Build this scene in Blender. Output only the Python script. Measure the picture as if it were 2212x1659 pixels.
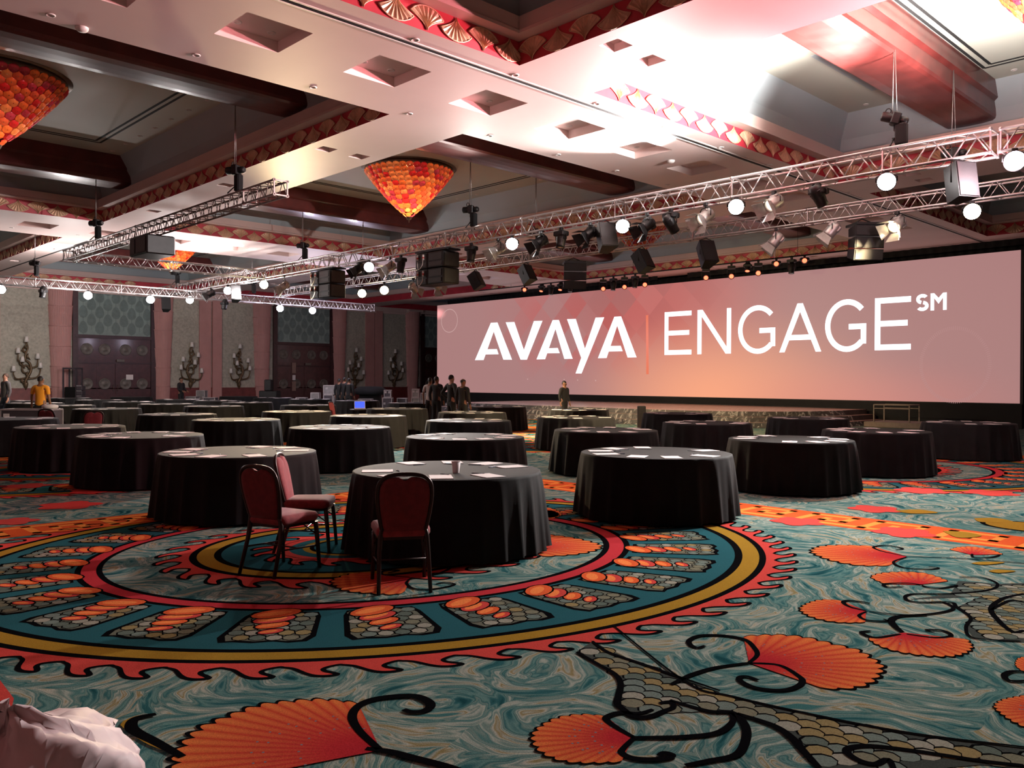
import bpy, bmesh, math, random
from mathutils import Vector, Matrix
random.seed(7)
PI = math.pi
sc = bpy.context.scene
for o in list(bpy.data.objects):
    bpy.data.objects.remove(o)

# ------------------------------------------------------------------ camera
# room axes: +Y runs towards the LED screen, -X towards the columned door wall
FPX, CAMH = 1834.0, 1.65
AZ, PITCH, ROLL = math.radians(44.0), math.atan(8.6 / 1834.0), math.atan(0.0041)
UP = Vector((0, 0, 1))
F0 = Vector((-math.cos(AZ), math.sin(AZ), 0)); R0 = Vector((math.sin(AZ), math.cos(AZ), 0))
FW = F0 * math.cos(PITCH) - UP * math.sin(PITCH); U1 = UP * math.cos(PITCH) + F0 * math.sin(PITCH)
CX = R0 * math.cos(ROLL) + U1 * math.sin(ROLL); CU = U1 * math.cos(ROLL) - R0 * math.sin(ROLL)
CAM = Vector((0, 0, CAMH))
cam_data = bpy.data.cameras.new('camera'); cam = bpy.data.objects.new('camera', cam_data)
sc.collection.objects.link(cam)
cam_data.sensor_fit = 'HORIZONTAL'; cam_data.sensor_width = 36.0; cam_data.lens = 36.0 * FPX / 2212.0
cam_data.clip_start = 0.05; cam_data.clip_end = 300
cam.matrix_world = Matrix(((CX.x, CU.x, -FW.x, 0), (CX.y, CU.y, -FW.y, 0), (CX.z, CU.z, -FW.z, CAMH), (0, 0, 0, 1)))
sc.camera = cam
sc.view_settings.view_transform = 'Standard'; sc.view_settings.look = 'None'
sc.view_settings.gamma = 1.0; sc.view_settings.use_curve_mapping = False
sc.view_settings.exposure = 0.0

world = bpy.data.worlds.new('world'); sc.world = world; world.use_nodes = True
world.node_tree.nodes['Background'].inputs[0].default_value = (0.05, 0.04, 0.045, 1)
world.node_tree.nodes['Background'].inputs[1].default_value = 0.3

def ray(x, y):
    return FW + CX * ((x - 1106) / FPX) - CU * ((y - 829.5) / FPX)
def onz(x, y, z=0.0):
    d = ray(x, y); return CAM + d * ((z - CAMH) / d.z)
def onY(x, y, Y):
    d = ray(x, y); return CAM + d * (Y / d.y)
def onX(x, y, X):
    d = ray(x, y); return CAM + d * (X / d.x)
def proj(P):
    v = Vector(P) - CAM; d = v.dot(FW)
    return 1106 + FPX * v.dot(CX) / d, 829.5 - FPX * v.dot(CU) / d

# ------------------------------------------------------------------ lamps of the rig (some without a built fixture), plus added fills
def lamp(kind, loc, energy, col=(1, 1, 1), size=0.15, aim=None, cone=60, blend=0.6):
    l = bpy.data.lights.new('lamp_or_fill', kind); l.energy = energy; l.color = col
    l.shadow_soft_size = size
    o = bpy.data.objects.new('lamp_or_fill', l); sc.collection.objects.link(o); o.location = loc
    if kind == 'SPOT':
        l.spot_size = math.radians(cone); l.spot_blend = blend
        o.rotation_euler = (Vector(aim) - Vector(loc)).to_track_quat('-Z', 'Y').to_euler()
    return o
WH, PK, WM, VI = (1, .93, .90), (1, .28, .33), (1, .74, .42), (.85, .78, 1)
lamp('SPOT', (-6.0, 14.6, 5.95), 7000, WH, .12, (-9.0, 12.8, 8.0), 120, .8)        # beam thrown up into the right-hand coffer
lamp('SPOT', (-11.3, 15.0, 5.95), 2000, WH, .12, (-11.0, 13.2, 6.65), 115, .8)      # same lamp bar, on to the soffit
lamp('SPOT', (-4.2, 14.9, 5.0), 6800, PK, .14, (-9.5, 5.5, 8.3), 92, .7)           # pink lamp at the joint of the long truss
lamp('POINT', (-4.25, 14.85, 4.95), 300, (1, .70, .75), .14)
lamp('SPOT', (-17.0, 15.0, 5.9), 600, (1, .85, .78), .12, (-13.0, 10.5, 6.65), 120, .8)
lamp('SPOT', (-12.5, 14.9, 5.0), 2800, (.97, 1, .97), .12, (-12.0, 4.5, 0.0), 90, .8)
lamp('SPOT', (-20.0, 14.9, 5.0), 5000, WH, .12, (-14.0, 9.0, 0.0), 42, .6)
lamp('SPOT', (-18.6, 17.7, 4.9), 7500, WM, .12, (-17.4, 17.8, 0.0), 44, .8)
lamp('SPOT', (-27.0, 15.0, 5.0), 9500, WM, .12, (-7.0, 6.0, 0.0), 55, .7)           # warm lamp raking the near carpet
lamp('SPOT', (-6.3, 14.9, 4.9), 1700, (1, .97, .92), .12, (-3.0, 9.0, 0.0), 90, .8)
lamp('SPOT', (-5.9, 17.7, 4.8), 14000, WM, .12, (-19.0, 14.0, 0.5), 40, .8)         # warm lamp above the screen's right end
lamp('SPOT', (-24.0, 17.7, 4.9), 4000, WM, .12, (-20.0, 26.0, 0.3), 80, .7)
lamp('SPOT', (-14.0, 17.7, 4.9), 4000, WM, .12, (-18.0, 25.5, 0.3), 80, .7)
for y, c, e in ((9.9, WH, 450), (13.7, WH, 450), (20.0, VI, 260), (22.4, VI, 260)):
    lamp('POINT', (-33.5, y, 4.25), e * .9, c, .12)
lamp('SPOT', (-34.4, 10.2, 5.6), 1300, WH, .12, (-37.0, 10.4, 6.65), 150, .9)
lamp('POINT', (-30.5, 15.0, 5.0), 250, WH, .12)
lamp('SPOT', (-30.0, 14.9, 5.9), 1500, (1, .72, .72), .12, (-31.0, 13.0, 6.65), 140, .8)
lamp('SPOT', (-24.5, 15.0, 5.9), 900, (1, .75, .72), .12, (-24.0, 10.5, 6.65), 120, .8)
lamp('SPOT', (-5.0, 15.0, 5.95), 2400, WH, .12, (-5.0, 15.5, 8.2), 140, .9)  # added fill without a fixture, lightens the right-hand coffer ceiling
lamp('SPOT', (-4.4, 14.8, 4.85), 4500, (1, .95, .92), .14, (-4.6, 3.2, 0.0), 60, .9)  # added white fill for the near carpet, set beside the pink lamp

# ------------------------------------------------------------------ materials
def new_mat(name):
    m = bpy.data.materials.new(name); m.use_nodes = True
    nt = m.node_tree; b = nt.nodes['Principled BSDF']
    return m, nt, b
def setin(b, **kw):
    for k, v in kw.items():
        k = k.replace('_', ' ')
        if k in b.inputs: b.inputs[k].default_value = v
def ramp(nt, stops, interp='LINEAR'):
    r = nt.nodes.new('ShaderNodeValToRGB'); cr = r.color_ramp; cr.interpolation = interp
    while len(cr.elements) > 1: cr.elements.remove(cr.elements[-1])
    cr.elements[0].position = stops[0][0]; cr.elements[0].color = (*stops[0][1], 1)
    for p, c in stops[1:]:
        e = cr.elements.new(p); e.color = (*c, 1)
    return r
def mat(name, col, rough=0.6, metal=0.0, var=0.12, scale=8.0, bump=0.0, bscale=None, sheen=0.0, spec=0.5, coat=0.0):
    """plain procedural material: base colour broken up by noise, optional fine relief"""
    m, nt, b = new_mat(name)
    tc = nt.nodes.new('ShaderNodeTexCoord'); n = nt.nodes.new('ShaderNodeTexNoise')
    n.inputs['Scale'].default_value = scale; n.inputs['Detail'].default_value = 3
    nt.links.new(tc.outputs['Object'], n.inputs['Vector'])
    lo = [c * (1 - var) for c in col]; hi = [min(1, c * (1 + var)) for c in col]
    r = ramp(nt, [(0.3, lo), (0.7, hi)]); nt.links.new(n.outputs[0], r.inputs[0])
    nt.links.new(r.outputs[0], b.inputs['Base Color'])
    setin(b, Roughness=rough, Metallic=metal)
    b.inputs['Specular IOR Level'].default_value = spec
    if sheen: b.inputs['Sheen Weight'].default_value = sheen; b.inputs['Sheen Roughness'].default_value = 0.4
    if coat: b.inputs['Coat Weight'].default_value = coat; b.inputs['Coat Roughness'].default_value = 0.12
    if bump:
        n2 = nt.nodes.new('ShaderNodeTexNoise'); n2.inputs['Scale'].default_value = bscale or scale * 6
        nt.links.new(tc.outputs['Object'], n2.inputs['Vector'])
        bp = nt.nodes.new('ShaderNodeBump'); bp.inputs['Strength'].default_value = bump; bp.inputs['Distance'].default_value = 0.01
        nt.links.new(n2.outputs[0], bp.inputs['Height']); nt.links.new(bp.outputs[0], b.inputs['Normal'])
    return m
def emit(name, col, strength, base=(0.04, 0.04, 0.04)):
    m, nt, b = new_mat(name)
    setin(b, Roughness=0.3); b.inputs['Base Color'].default_value = (*base, 1)
    lw = nt.nodes.new('ShaderNodeTexNoise'); lw.inputs['Scale'].default_value = 3
    r = ramp(nt, [(0.0, [c * 0.95 for c in col]), (1.0, col)]); nt.links.new(lw.outputs[0], r.inputs[0])
    nt.links.new(r.outputs[0], b.inputs['Emission Color']); b.inputs['Emission Strength'].default_value = strength
    return m
def attr_mat(name, rough=0.95, pile=True):
    """colour from the mesh's own colour attribute (woven/printed motif), broken up by carpet pile"""
    m, nt, b = new_mat(name)
    at = nt.nodes.new('ShaderNodeAttribute'); at.attribute_name = 'Col'
    tc = nt.nodes.new('ShaderNodeTexCoord'); n = nt.nodes.new('ShaderNodeTexNoise')
    n.inputs['Scale'].default_value = 160 if pile else 30; n.inputs['Detail'].default_value = 2
    nt.links.new(tc.outputs['Object'], n.inputs['Vector'])
    r = ramp(nt, [(0.3, (0.72, 0.72, 0.72)), (0.7, (1.15, 1.15, 1.15))]); nt.links.new(n.outputs[0], r.inputs[0])
    mx = nt.nodes.new('ShaderNodeMix'); mx.data_type = 'RGBA'; mx.blend_type = 'MULTIPLY'; mx.inputs[0].default_value = 1
    nt.links.new(at.outputs['Color'], mx.inputs[6]); nt.links.new(r.outputs[0], mx.inputs[7])
    nt.links.new(mx.outputs[2], b.inputs['Base Color']); setin(b, Roughness=rough); b.inputs['Specular IOR Level'].default_value = 0.0
    return m

# ------------------------------------------------------------------ mesh helpers
class MB:
    def __init__(s): s.v = []; s.f = []; s.m = []; s.c = []; s.smooth = []
    def add(s, vs, fs, mi=0, col=None, sm=False):
        o = len(s.v); s.v += [tuple(v) for v in vs]
        for f in fs:
            s.f.append([o + i for i in f]); s.m.append(mi); s.c.append(col); s.smooth.append(sm)
        return s
    def box(s, lo, hi, mi=0, col=None):
        (a, b, c), (d, e, f) = lo, hi
        return s.add([(a, b, c), (d, b, c), (d, e, c), (a, e, c), (a, b, f), (d, b, f), (d, e, f), (a, e, f)],
                     [(0, 3, 2, 1), (4, 5, 6, 7), (0, 1, 5, 4), (1, 2, 6, 5), (2, 3, 7, 6), (3, 0, 4, 7)], mi, col)
    def bbox(s, lo, hi, b=0.01, mi=0):
        """box with chamfered vertical and horizontal edges"""
        (x0, y0, z0), (x1, y1, z1) = lo, hi
        def ringpts(ix, z):
            X0, X1, Y0, Y1 = x0 + ix, x1 - ix, y0 + ix, y1 - ix
            return [(X0 + b, Y0, z), (X1 - b, Y0, z), (X1, Y0 + b, z), (X1, Y1 - b, z), (X1 - b, Y1, z), (X0 + b, Y1, z), (X0, Y1 - b, z), (X0, Y0 + b, z)]
        R = [ringpts(b, z0), ringpts(0, z0 + b), ringpts(0, z1 - b), ringpts(b, z1)]
        return s.rings(R, mi, cap=True)
    def rings(s, R, mi=0, cap=False, closed=True, sm=False, col=None):
        o = len(s.v); n = len(R[0])
        for r in R: s.v += [tuple(p) for p in r]
        for i in range(len(R) - 1):
            for j in range(n if closed else n - 1):
                k = (j + 1) % n
                s.f.append([o + i * n + j, o + i * n + k, o + (i + 1) * n + k, o + (i + 1) * n + j]); s.m.append(mi); s.c.append(col); s.smooth.append(sm)
        if cap:
            s.f.append([o + j for j in range(n)][::-1]); s.m.append(mi); s.c.append(col); s.smooth.append(False)
            s.f.append([o + (len(R) - 1) * n + j for j in range(n)]); s.m.append(mi); s.c.append(col); s.smooth.append(False)
        return s
    def lathe(s, prof, n=24, mi=0, ctr=(0, 0, 0), cap=False, sm=True, axis='Z', a0=0.0):
        R = []
        for r, z in prof:
            row = []
            for j in range(n):
                a = a0 + 2 * PI * j / n; p = (r * math.cos(a), r * math.sin(a), z)
                if axis == 'Y': p = (p[0], p[2], p[1])
                if axis == 'X': p = (p[2], p[0], p[1])
                row.append((p[0] + ctr[0], p[1] + ctr[1], p[2] + ctr[2]))
            R.append(row)
        return s.rings(R, mi, cap=cap, sm=sm)
    def tube(s, pts, rad, n=8, mi=0, cap=True, sm=True):
        pts = [Vector(p) for p in pts]; R = []
        rads = rad if isinstance(rad, (list, tuple)) else [rad] * len(pts)
        ref = None
        for i, p in enumerate(pts):
            t = (pts[min(i + 1, len(pts) - 1)] - pts[max(i - 1, 0)]).normalized()
            if ref is None:
                ref = t.orthogonal().normalized()
            else:
                ref = (ref - t * ref.dot(t))
                ref = ref.normalized() if ref.length > 1e-6 else t.orthogonal().normalized()
            bn = t.cross(ref)
            R.append([p + (ref * math.cos(2 * PI * j / n) + bn * math.sin(2 * PI * j / n)) * rads[i] for j in range(n)])
        return s.rings(R, mi, cap=cap, sm=sm)
    def mesh(s, name, mats=None):
        me = bpy.data.meshes.new(name); me.from_pydata(s.v, [], s.f)
        if mats is not None:
            for m in (mats if isinstance(mats, (list, tuple)) else [mats]): me.materials.append(m)
        me.polygons.foreach_set('material_index', s.m); me.polygons.foreach_set('use_smooth', s.smooth)
        if any(c is not None for c in s.c):
            ca = me.color_attributes.new('Col', 'FLOAT_COLOR', 'CORNER'); buf = []
            for f, c in zip(s.f, s.c):
                if c is None: c = (0.5, 0.5, 0.5)
                if isinstance(c, list):
                    for q in c: buf += [*q, 1]
                else:
                    buf += [*c, 1] * len(f)
            ca.data.foreach_set('color', buf)
        me.update(); return me

COL = sc.collection
def ob(name, me, parent=None, loc=None, rot=None, scale=None, mtx=None):
    o = bpy.data.objects.new(name, me); COL.objects.link(o)
    if parent is not None: o.parent = parent
    if mtx is not None: o.matrix_basis = mtx
    else:
        if loc is not None: o.location = loc
        if rot is not None: o.rotation_euler = rot
        if scale is not None: o.scale = scale
    return o
def tag(o, label, cat, group=None):
    o['label'] = label; o['category'] = cat
    if group: o['group'] = group
    return o
def thing(name, label, cat, loc=(0, 0, 0), rz=0.0, group=None, mtx=None):
    o = ob(name, None, None, loc, (0, 0, rz)); o.empty_display_size = 0.1
    if mtx is not None: o.matrix_basis = mtx
    return tag(o, label, cat, group)
def struct(o, label=None):
    o['kind'] = 'structure'
    if label: o['label'] = label
    return o
def copy_tree(o, parent=None):
    c = o.copy(); COL.objects.link(c); c.parent = parent
    for ch in o.children: copy_tree(ch, c)
    return c
def segm(p, q, mesh_unit):
    """matrix taking a unit cylinder (along z, 0..1, radius 1) to a bar p->q; radius set by caller in mesh"""
    p, q = Vector(p), Vector(q); d = q - p
    return Matrix.Translation(p) @ d.to_track_quat('Z', 'Y').to_matrix().to_4x4() @ Matrix.Diagonal((1, 1, d.length, 1))
def unit_bar(name, r, m, n=6):
    return MB().lathe([(r, 0), (r, 1)], n, cap=True).mesh(name, m)
def ordn(i):
    return ['first', 'second', 'third', 'fourth', 'fifth', 'sixth', 'seventh', 'eighth', 'ninth', 'tenth', 'eleventh', 'twelfth', 'thirteenth'][i]
def catmull(P, n=8):
    P = [Vector(p) for p in P]; out = []
    for i in range(len(P) - 1):
        a, b, c, d = P[max(i - 1, 0)], P[i], P[i + 1], P[min(i + 2, len(P) - 1)]
        for k in range(n):
            t = k / n
            out.append(0.5 * ((2 * b) + (c - a) * t + (2 * a - 5 * b + 4 * c - d) * t * t + (3 * b - a - 3 * c + d) * t ** 3))
    out.append(P[-1]); return out

# ------------------------------------------------------------------ room constants
ZS, ZC = 6.65, 8.2                      # soffit and coffer ceiling heights
XW, XE, YF, YB = -48.6, 9.0, -4.0, 45.0  # door wall, opposite wall, wall behind camera, end wall
COFX = [(-9.66, 5.9), (-28.7, -13.15), (-48.4, -32.8)]
COFY = [(0.0, 9.46), (11.27, 20.7), (22.5, 31.95), (33.75, 43.2)]

# ------------------------------------------------------------------ carpet base material
def carpet_material():
    m, nt, b = new_mat('swirl_carpet'); N = nt.nodes; L = nt.links
    tc = N.new('ShaderNodeTexCoord')
    def vm(op, *a):
        n = N.new('ShaderNodeVectorMath'); n.operation = op
        for i, x in enumerate(a):
            if hasattr(x, 'default_value') or hasattr(x, 'is_linked'): L.new(x, n.inputs[i])
            else: n.inputs[i].default_value = x
        return n
    def ma(op, *a):
        n = N.new('ShaderNodeMath'); n.operation = op
        for i, x in enumerate(a):
            if hasattr(x, 'is_linked'): L.new(x, n.inputs[i])
            else: n.inputs[i].default_value = x
        return n.outputs[0]
    def noise(vec, scale, detail=2):
        n = N.new('ShaderNodeTexNoise'); n.inputs['Scale'].default_value = scale; n.inputs['Detail'].default_value = detail
        L.new(vec, n.inputs['Vector']); return n
    P = tc.outputs['Object']
    w1 = noise(P, 0.8); d1 = vm('SUBTRACT', w1.outputs['Color'], (0.5, 0.5, 0.5)); d1 = vm('SCALE', d1.outputs[0]); d1.inputs['Scale'].default_value = 0.9
    w2 = noise(P, 3.0); d2 = vm('SUBTRACT', w2.outputs['Color'], (0.5, 0.5, 0.5)); d2 = vm('SCALE', d2.outputs[0]); d2.inputs['Scale'].default_value = 0.16
    Q = vm('ADD', vm('ADD', P, d1.outputs[0]).outputs[0], d2.outputs[0]).outputs[0]
    vo = N.new('ShaderNodeTexVoronoi'); vo.voronoi_dimensions = '2D'; vo.inputs['Scale'].default_value = 1.0
    L.new(Q, vo.inputs['Vector'])
    loc = vm('SUBTRACT', Q, vo.outputs['Position']).outputs[0]
    sx = N.new('ShaderNodeSeparateXYZ'); L.new(loc, sx.inputs[0])
    r = vo.outputs['Distance']
    th = ma('ADD', ma('ARCTAN2', sx.outputs[1], sx.outputs[0]), ma('MULTIPLY', r, 5.5))
    cxyz = N.new('ShaderNodeCombineXYZ')
    L.new(ma('MULTIPLY', ma('COSINE', th), ma('ADD', ma('MULTIPLY', r, 1.1), 0.25)), cxyz.inputs[0])
    L.new(ma('MULTIPLY', ma('SINE', th), ma('ADD', ma('MULTIPLY', r, 1.1), 0.25)), cxyz.inputs[1])
    L.new(ma('MULTIPLY', r, 8.5), cxyz.inputs[2])
    off = vm('SCALE', vo.outputs['Color']); off.inputs['Scale'].default_value = 17.0
    nz = noise(vm('ADD', cxyz.outputs[0], off.outputs[0]).outputs[0], 1.4, 1.2)
    rp = ramp(nt, [(0.25, (0.012, 0.058, 0.066)), (0.34, (0.030, 0.110, 0.118)), (0.40, (0.110, 0.210, 0.195)), (0.44, (0.028, 0.110, 0.115)), (0.475, (0.150, 0.215, 0.190)), (0.51, (0.060, 0.155, 0.152)),
                   (0.545, (0.300, 0.340, 0.290)), (0.585, (0.115, 0.190, 0.172)), (0.625, (0.345, 0.355, 0.295)), (0.655, (0.205, 0.165, 0.070)), (0.69, (0.285, 0.305, 0.255)), (0.76, (0.045, 0.140, 0.140))])
    L.new(nz.outputs[0], rp.inputs[0])
    pn = noise(P, 150, 2); pr_ = ramp(nt, [(0.3, (0.7, 0.7, 0.7)), (0.7, (1.2, 1.2, 1.2))]); L.new(pn.outputs[0], pr_.inputs[0])
    mx = N.new('ShaderNodeMix'); mx.data_type = 'RGBA'; mx.blend_type = 'MULTIPLY'; mx.inputs[0].default_value = 1
    L.new(rp.outputs[0], mx.inputs[6]); L.new(pr_.outputs[0], mx.inputs[7])
    L.new(mx.outputs[2], b.inputs['Base Color']); setin(b, Roughness=0.95); b.inputs['Specular IOR Level'].default_value = 0.0
    bp = N.new('ShaderNodeBump'); bp.inputs['Strength'].default_value = 0.35; bp.inputs['Distance'].default_value = 0.004
    L.new(pn.outputs[0], bp.inputs['Height']); L.new(bp.outputs[0], b.inputs['Normal'])
    return m
M_CARPET = carpet_material(); M_MOTIF = attr_mat('woven_motif')
floor = struct(ob('floor', MB().box((XW, YF, -0.1), (XE, YB, 0)).mesh('floor', M_CARPET)), 'swirling teal patterned carpet with orange shell medallions')

BLK = (0.004, 0.004, 0.005); RED = (0.42, 0.035, 0.045); RED2 = (0.50, 0.06, 0.05); ORG = (0.60, 0.105, 0.035); ORL = (0.74, 0.215, 0.065)
GLD = (0.30, 0.175, 0.025); TEA = (0.022, 0.095, 0.115); SCL = [(0.17, 0.17, 0.12), (0.24, 0.19, 0.09), (0.14, 0.18, 0.16), (0.27, 0.27, 0.22), (0.10, 0.13, 0.11)]

def poly(mb, pts, z, col):
    mb.add([(p[0], p[1], z) for p in pts], [list(range(len(pts)))], 0, col)
def strip(mb, pts, w, z, col, taper=0.35):
    """flat woven line through world points, swelling to width w"""
    P = catmull([Vector((p[0], p[1], 0)) for p in pts], 6); n = len(P); a = []; b = []
    for i, p in enumerate(P):
        t = (P[min(i + 1, n - 1)] - P[max(i - 1, 0)]); t.normalize(); nn = Vector((-t.y, t.x, 0))
        u = i / (n - 1); ww = w * (taper + (1 - taper) * math.sin(PI * min(1, max(0, 0.15 + 0.7 * u)))) * 0.5
        a.append((p.x + nn.x * ww, p.y + nn.y * ww, z)); b.append((p.x - nn.x * ww, p.y - nn.y * ww, z))
    mb.rings([a, b], 0, closed=False, col=col)
def disc(mb, c, r, z, col, n=12, rx=1.0, ang=0.0):
    pts = []
    for k in range(n):
        a = 2 * PI * k / n; x, y = r * rx * math.cos(a), r * math.sin(a)
        pts.append((c[0] + x * math.cos(ang) - y * math.sin(ang), c[1] + x * math.sin(ang) + y * math.cos(ang)))
    poly(mb, pts, z, col)

# ---- the big medallion (slightly oval); local coordinates, then instanced
MIX = ((0.938, 0.037), (0.037, 1.082))
def medpt(r, deg):
    k = max(0.0, min(1.0, (3.4 - r) / 2.1)); a = math.radians(deg); x, y = r * math.cos(a), r * math.sin(a)
    return (k * -0.27 + MIX[0][0] * x + MIX[0][1] * y, k * -0.17 + MIX[1][0] * x + MIX[1][1] * y)
def ringband(mb, r0, r1, z, col, n=180):
    A = [(*medpt(r0, 360 * j / n), z) for j in range(n)]; B = [(*medpt(r1, 360 * j / n), z) for j in range(n)]
    mb.rings([A, B], 0, col=col)
WAVE = [(0, .15), (.2, .30), (.45, .72), (.62, .93), (.8, 1.0), (.97, .93), (.88, .76), (.75, .60), (.70, .42), (.78, .25), (.93, .12), (1.0, .15)]
def waves(mb, r0, h, n, deg0, z, red, sgn=1, lw=0.034):
    p = 360.0 / n
    for k in range(n):
        f = lambda s, t: medpt(r0 + h * t, deg0 + p * (k + s * sgn))
        C = catmull([Vector((s, t, 0)) for s, t in WAVE], 3)
        poly(mb, [f(0, -0.05)] + [f(c.x, c.y) for c in C] + [f(1, -0.05)], z, red)
        strip(mb, [f(s, t) for s, t in WAVE], lw, z + 0.0006, BLK, 0.45)
med = MB()
for r0, r1, c in [(2.20, 2.25, BLK), (2.25, 2.37, RED), (2.37, 2.42, BLK), (2.42, 3.27, TEA), (3.27, 3.33, BLK), (3.33, 3.47, GLD), (3.47, 3.53, BLK), (3.53, 3.60, RED2),
                  (1.47, 1.54, RED2), (1.40, 1.47, BLK), (1.25, 1.40, GLD), (1.19, 1.25, BLK), (0.0001, 1.19, TEA), (0.62, 0.70, RED2), (0.70, 0.74, BLK), (0.44, 0.50, GLD), (0.40, 0.44, BLK)]:
    ringband(med, r0, r1, 0.0012 if c != TEA else 0.0008, c)
waves(med, 3.585, 0.215, 72, 3.4 - 5, 0.0014, RED2)
waves(med, 1.52, 0.26, 30, 3, 0.0014, RED2)
waves(med, 0.73, 0.22, 18, 0, 0.0014, RED2)
med_me = med.mesh('medallion_rings', M_MOTIF)
pan = MB(); rnd = random.Random(3)
for k in range(25):
    c0 = -45.6 + 14.4 * k
    def pp(u, r): return medpt(r, c0 + u)      # u in degrees off the panel axis
    def outline(ins):
        w0, w1 = 5.6 - ins * 22, 5.6 - ins * 20
        r0, r1 = 2.45 + ins, 3.15 - ins
        return [pp(-w0 * .9, r0), pp(w0 * .9, r0), pp(w1, r0 + .12), pp(w1, r1 - .12), pp(w1 * .85, r1 - .02), pp(w1 * .5, r1), pp(w1 * .2, r1 - .03), pp(-w1 * .2, r1), pp(-w1 * .6, r1 - .02), pp(-w1 * .85, r1), pp(-w1, r1 - .1), pp(-w0, r0 + .12)]
    poly(pan, outline(0.0), 0.0016, BLK); poly(pan, outline(0.035), 0.0019, (0.12, 0.13, 0.10))
    for ri in range(6):
        r = 2.52 + ri * 0.105
        for ci in range(5):
            u = (-4.0 + ci * 2.0 + (1.0 if ri % 2 else 0)) * (1.0 if r < 3 else .95)
            if abs(u) > 4.1: continue
            c = pp(u, r); sz = 0.052
            disc(pan, c, sz * 1.2, 0.0021 + ri * 1e-4, BLK, 8); disc(pan, (c[0], c[1]), sz, 0.00215 + ri * 1e-4, rnd.choice(SCL), 8)
    # twisted turret shell, point outwards, blunt end tucked under the red ring
    for j in range(4):
        t = j / 3; r = 2.49 + 0.42 * t; w = 0.175 * (1 - 0.52 * t); u = -1.3 + 1.3 * t
        a = math.atan2(pp(u, 3)[1] - pp(u, 2.5)[1], pp(u, 3)[0] - pp(u, 2.5)[0])
        c = pp(u, r); z = 0.0030 + (3 - j) * 2e-4
        disc(pan, c, w + .016, z, BLK, 14, 0.62, a + .5); disc(pan, c, w, z + 5e-5, [ORG, RED2, ORG, RED2][j], 14, 0.58, a + .5)
        disc(pan, (c[0] - .008, c[1] - .01), w * .72, z + 1e-4, ORL, 12, 0.40, a + .5)
pan_me = pan.mesh('medallion_panels', M_MOTIF)
MED = Vector((-6.84, 4.93, 0))
for mloc in [MED, Vector((-6.84, 16.2, 0)), Vector((-16.2, 4.93, 0)), Vector((-16.2, 16.2, 0)), Vector((-25.6, 10.5, 0)), Vector((-25.6, 21.5, 0))]:
    ob('medallion_rings', med_me, floor, mloc)
    ob('medallion_panels', pan_me, floor, mloc)['kind'] = 'stuff'

# ---- shells, vines, scale bands traced on the floor plane
b1 = lambda x, y: onz(x / 2.967, 1100 + y / 2.967); b2 = lambda x, y: onz(740 + x / 2.967, 1100 + y / 2.967)
b3 = lambda x, y: onz(1480 + x / 2.967, 1100 + y / 2.967); r4 = lambda x, y: onz(500 + x / 2.989, 960 + y / 2.989)
def shell(f, hinge, rim, nr=15, z=0.004, warm=1.0):
    mb = MB(); H_ = f(*hinge); R = catmull([f(*p) for p in rim], 12)
    # arc-length resample
    acc = [0]
    for a, b in zip(R, R[1:]): acc.append(acc[-1] + (b - a).length)
    def at(u):
        s = u * acc[-1]
        for i in range(len(acc) - 1):
            if acc[i + 1] >= s: return R[i].lerp(R[i + 1], (s - acc[i]) / max(1e-9, acc[i + 1] - acc[i]))
        return R[-1]
    sub = 6; n = nr * sub; pts = []; shade = []
    for i in range(n + 1):
        p = at(i / n); ph = (i % sub) / sub; bul = math.sin(PI * ph)
        q = H_ + (p - H_) * (1 + 0.055 * bul); pts.append(q); shade.append(bul)
    mb.rings([[(H_.x, H_.y, z)] + [(H_.x + (p.x - H_.x) * 1.035, H_.y + (p.y - H_.y) * 1.035, z) for p in pts]], 0)
    mb.v = []; mb.f = []; mb.m = []; mb.c = []; mb.smooth = []
    poly(mb, [H_] + [H_ + (p - H_) * 1.03 for p in pts], z, BLK)
    rows = [0.0, 0.25, 0.5, 0.75, 1.0]
    def colr(t, s):
        base = [0.36 + 0.13 * t, 0.020 + 0.042 * t * t, 0.032 - 0.004 * t]
        hi = [0.64, 0.15 + 0.05 * t, 0.055]
        k = s * max(0, t - 0.2) / 0.8 * 0.85
        return tuple(warm * (a * (1 - k) + b_ * k) for a, b_ in zip(base, hi))
    for i in range(n):
        for j in range(len(rows) - 1):
            t0, t1 = rows[j], rows[j + 1]
            vs = [H_ + (pts[i] - H_) * t0, H_ + (pts[i] - H_) * t1, H_ + (pts[i + 1] - H_) * t1, H_ + (pts[i + 1] - H_) * t0]
            cs = [colr(t0, shade[i]), colr(t1, shade[i]), colr(t1, shade[i + 1]), colr(t0, shade[i + 1])]
            if j == 0: vs, cs = vs[:3], cs[:3]
            mb.add([(v.x, v.y, z + 0.0006) for v in vs], [list(range(len(vs)))], 0, cs)
    for i in range(0, n, sub):       # small blue-grey dashes along the ribs
        for t in (0.42, 0.6, 0.66):
            if (i // sub + int(t * 10)) % 2: continue
            p = H_ + (pts[i] - H_) * t; disc(mb, p, 0.007, z + 0.001, (0.16, 0.17, 0.2), 5)
    ob('shell_motif', mb.mesh('shell_motif', M_MOTIF), floor)
shell(b1, (2440, 1550), [(1220, 1790), (1170, 1600), (1300, 1430), (1480, 1345), (1690, 1270), (1890, 1245), (2090, 1235), (2300, 1258)], 17)
shell(b2, (1865, 1468), [(1690, 1335), (1550, 1325), (1400, 1345), (1290, 1400), (1240, 1465), (1280, 1545), (1370, 1595), (1480, 1620), (1620, 1625), (1790, 1618)], 17)
shell(b3, (410, 990), [(375, 825), (560, 815), (750, 830), (960, 880), (1080, 910), (1165, 960), (1230, 1015), (1180, 1095), (1090, 1135), (980, 1148), (860, 1145)], 17)
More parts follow.
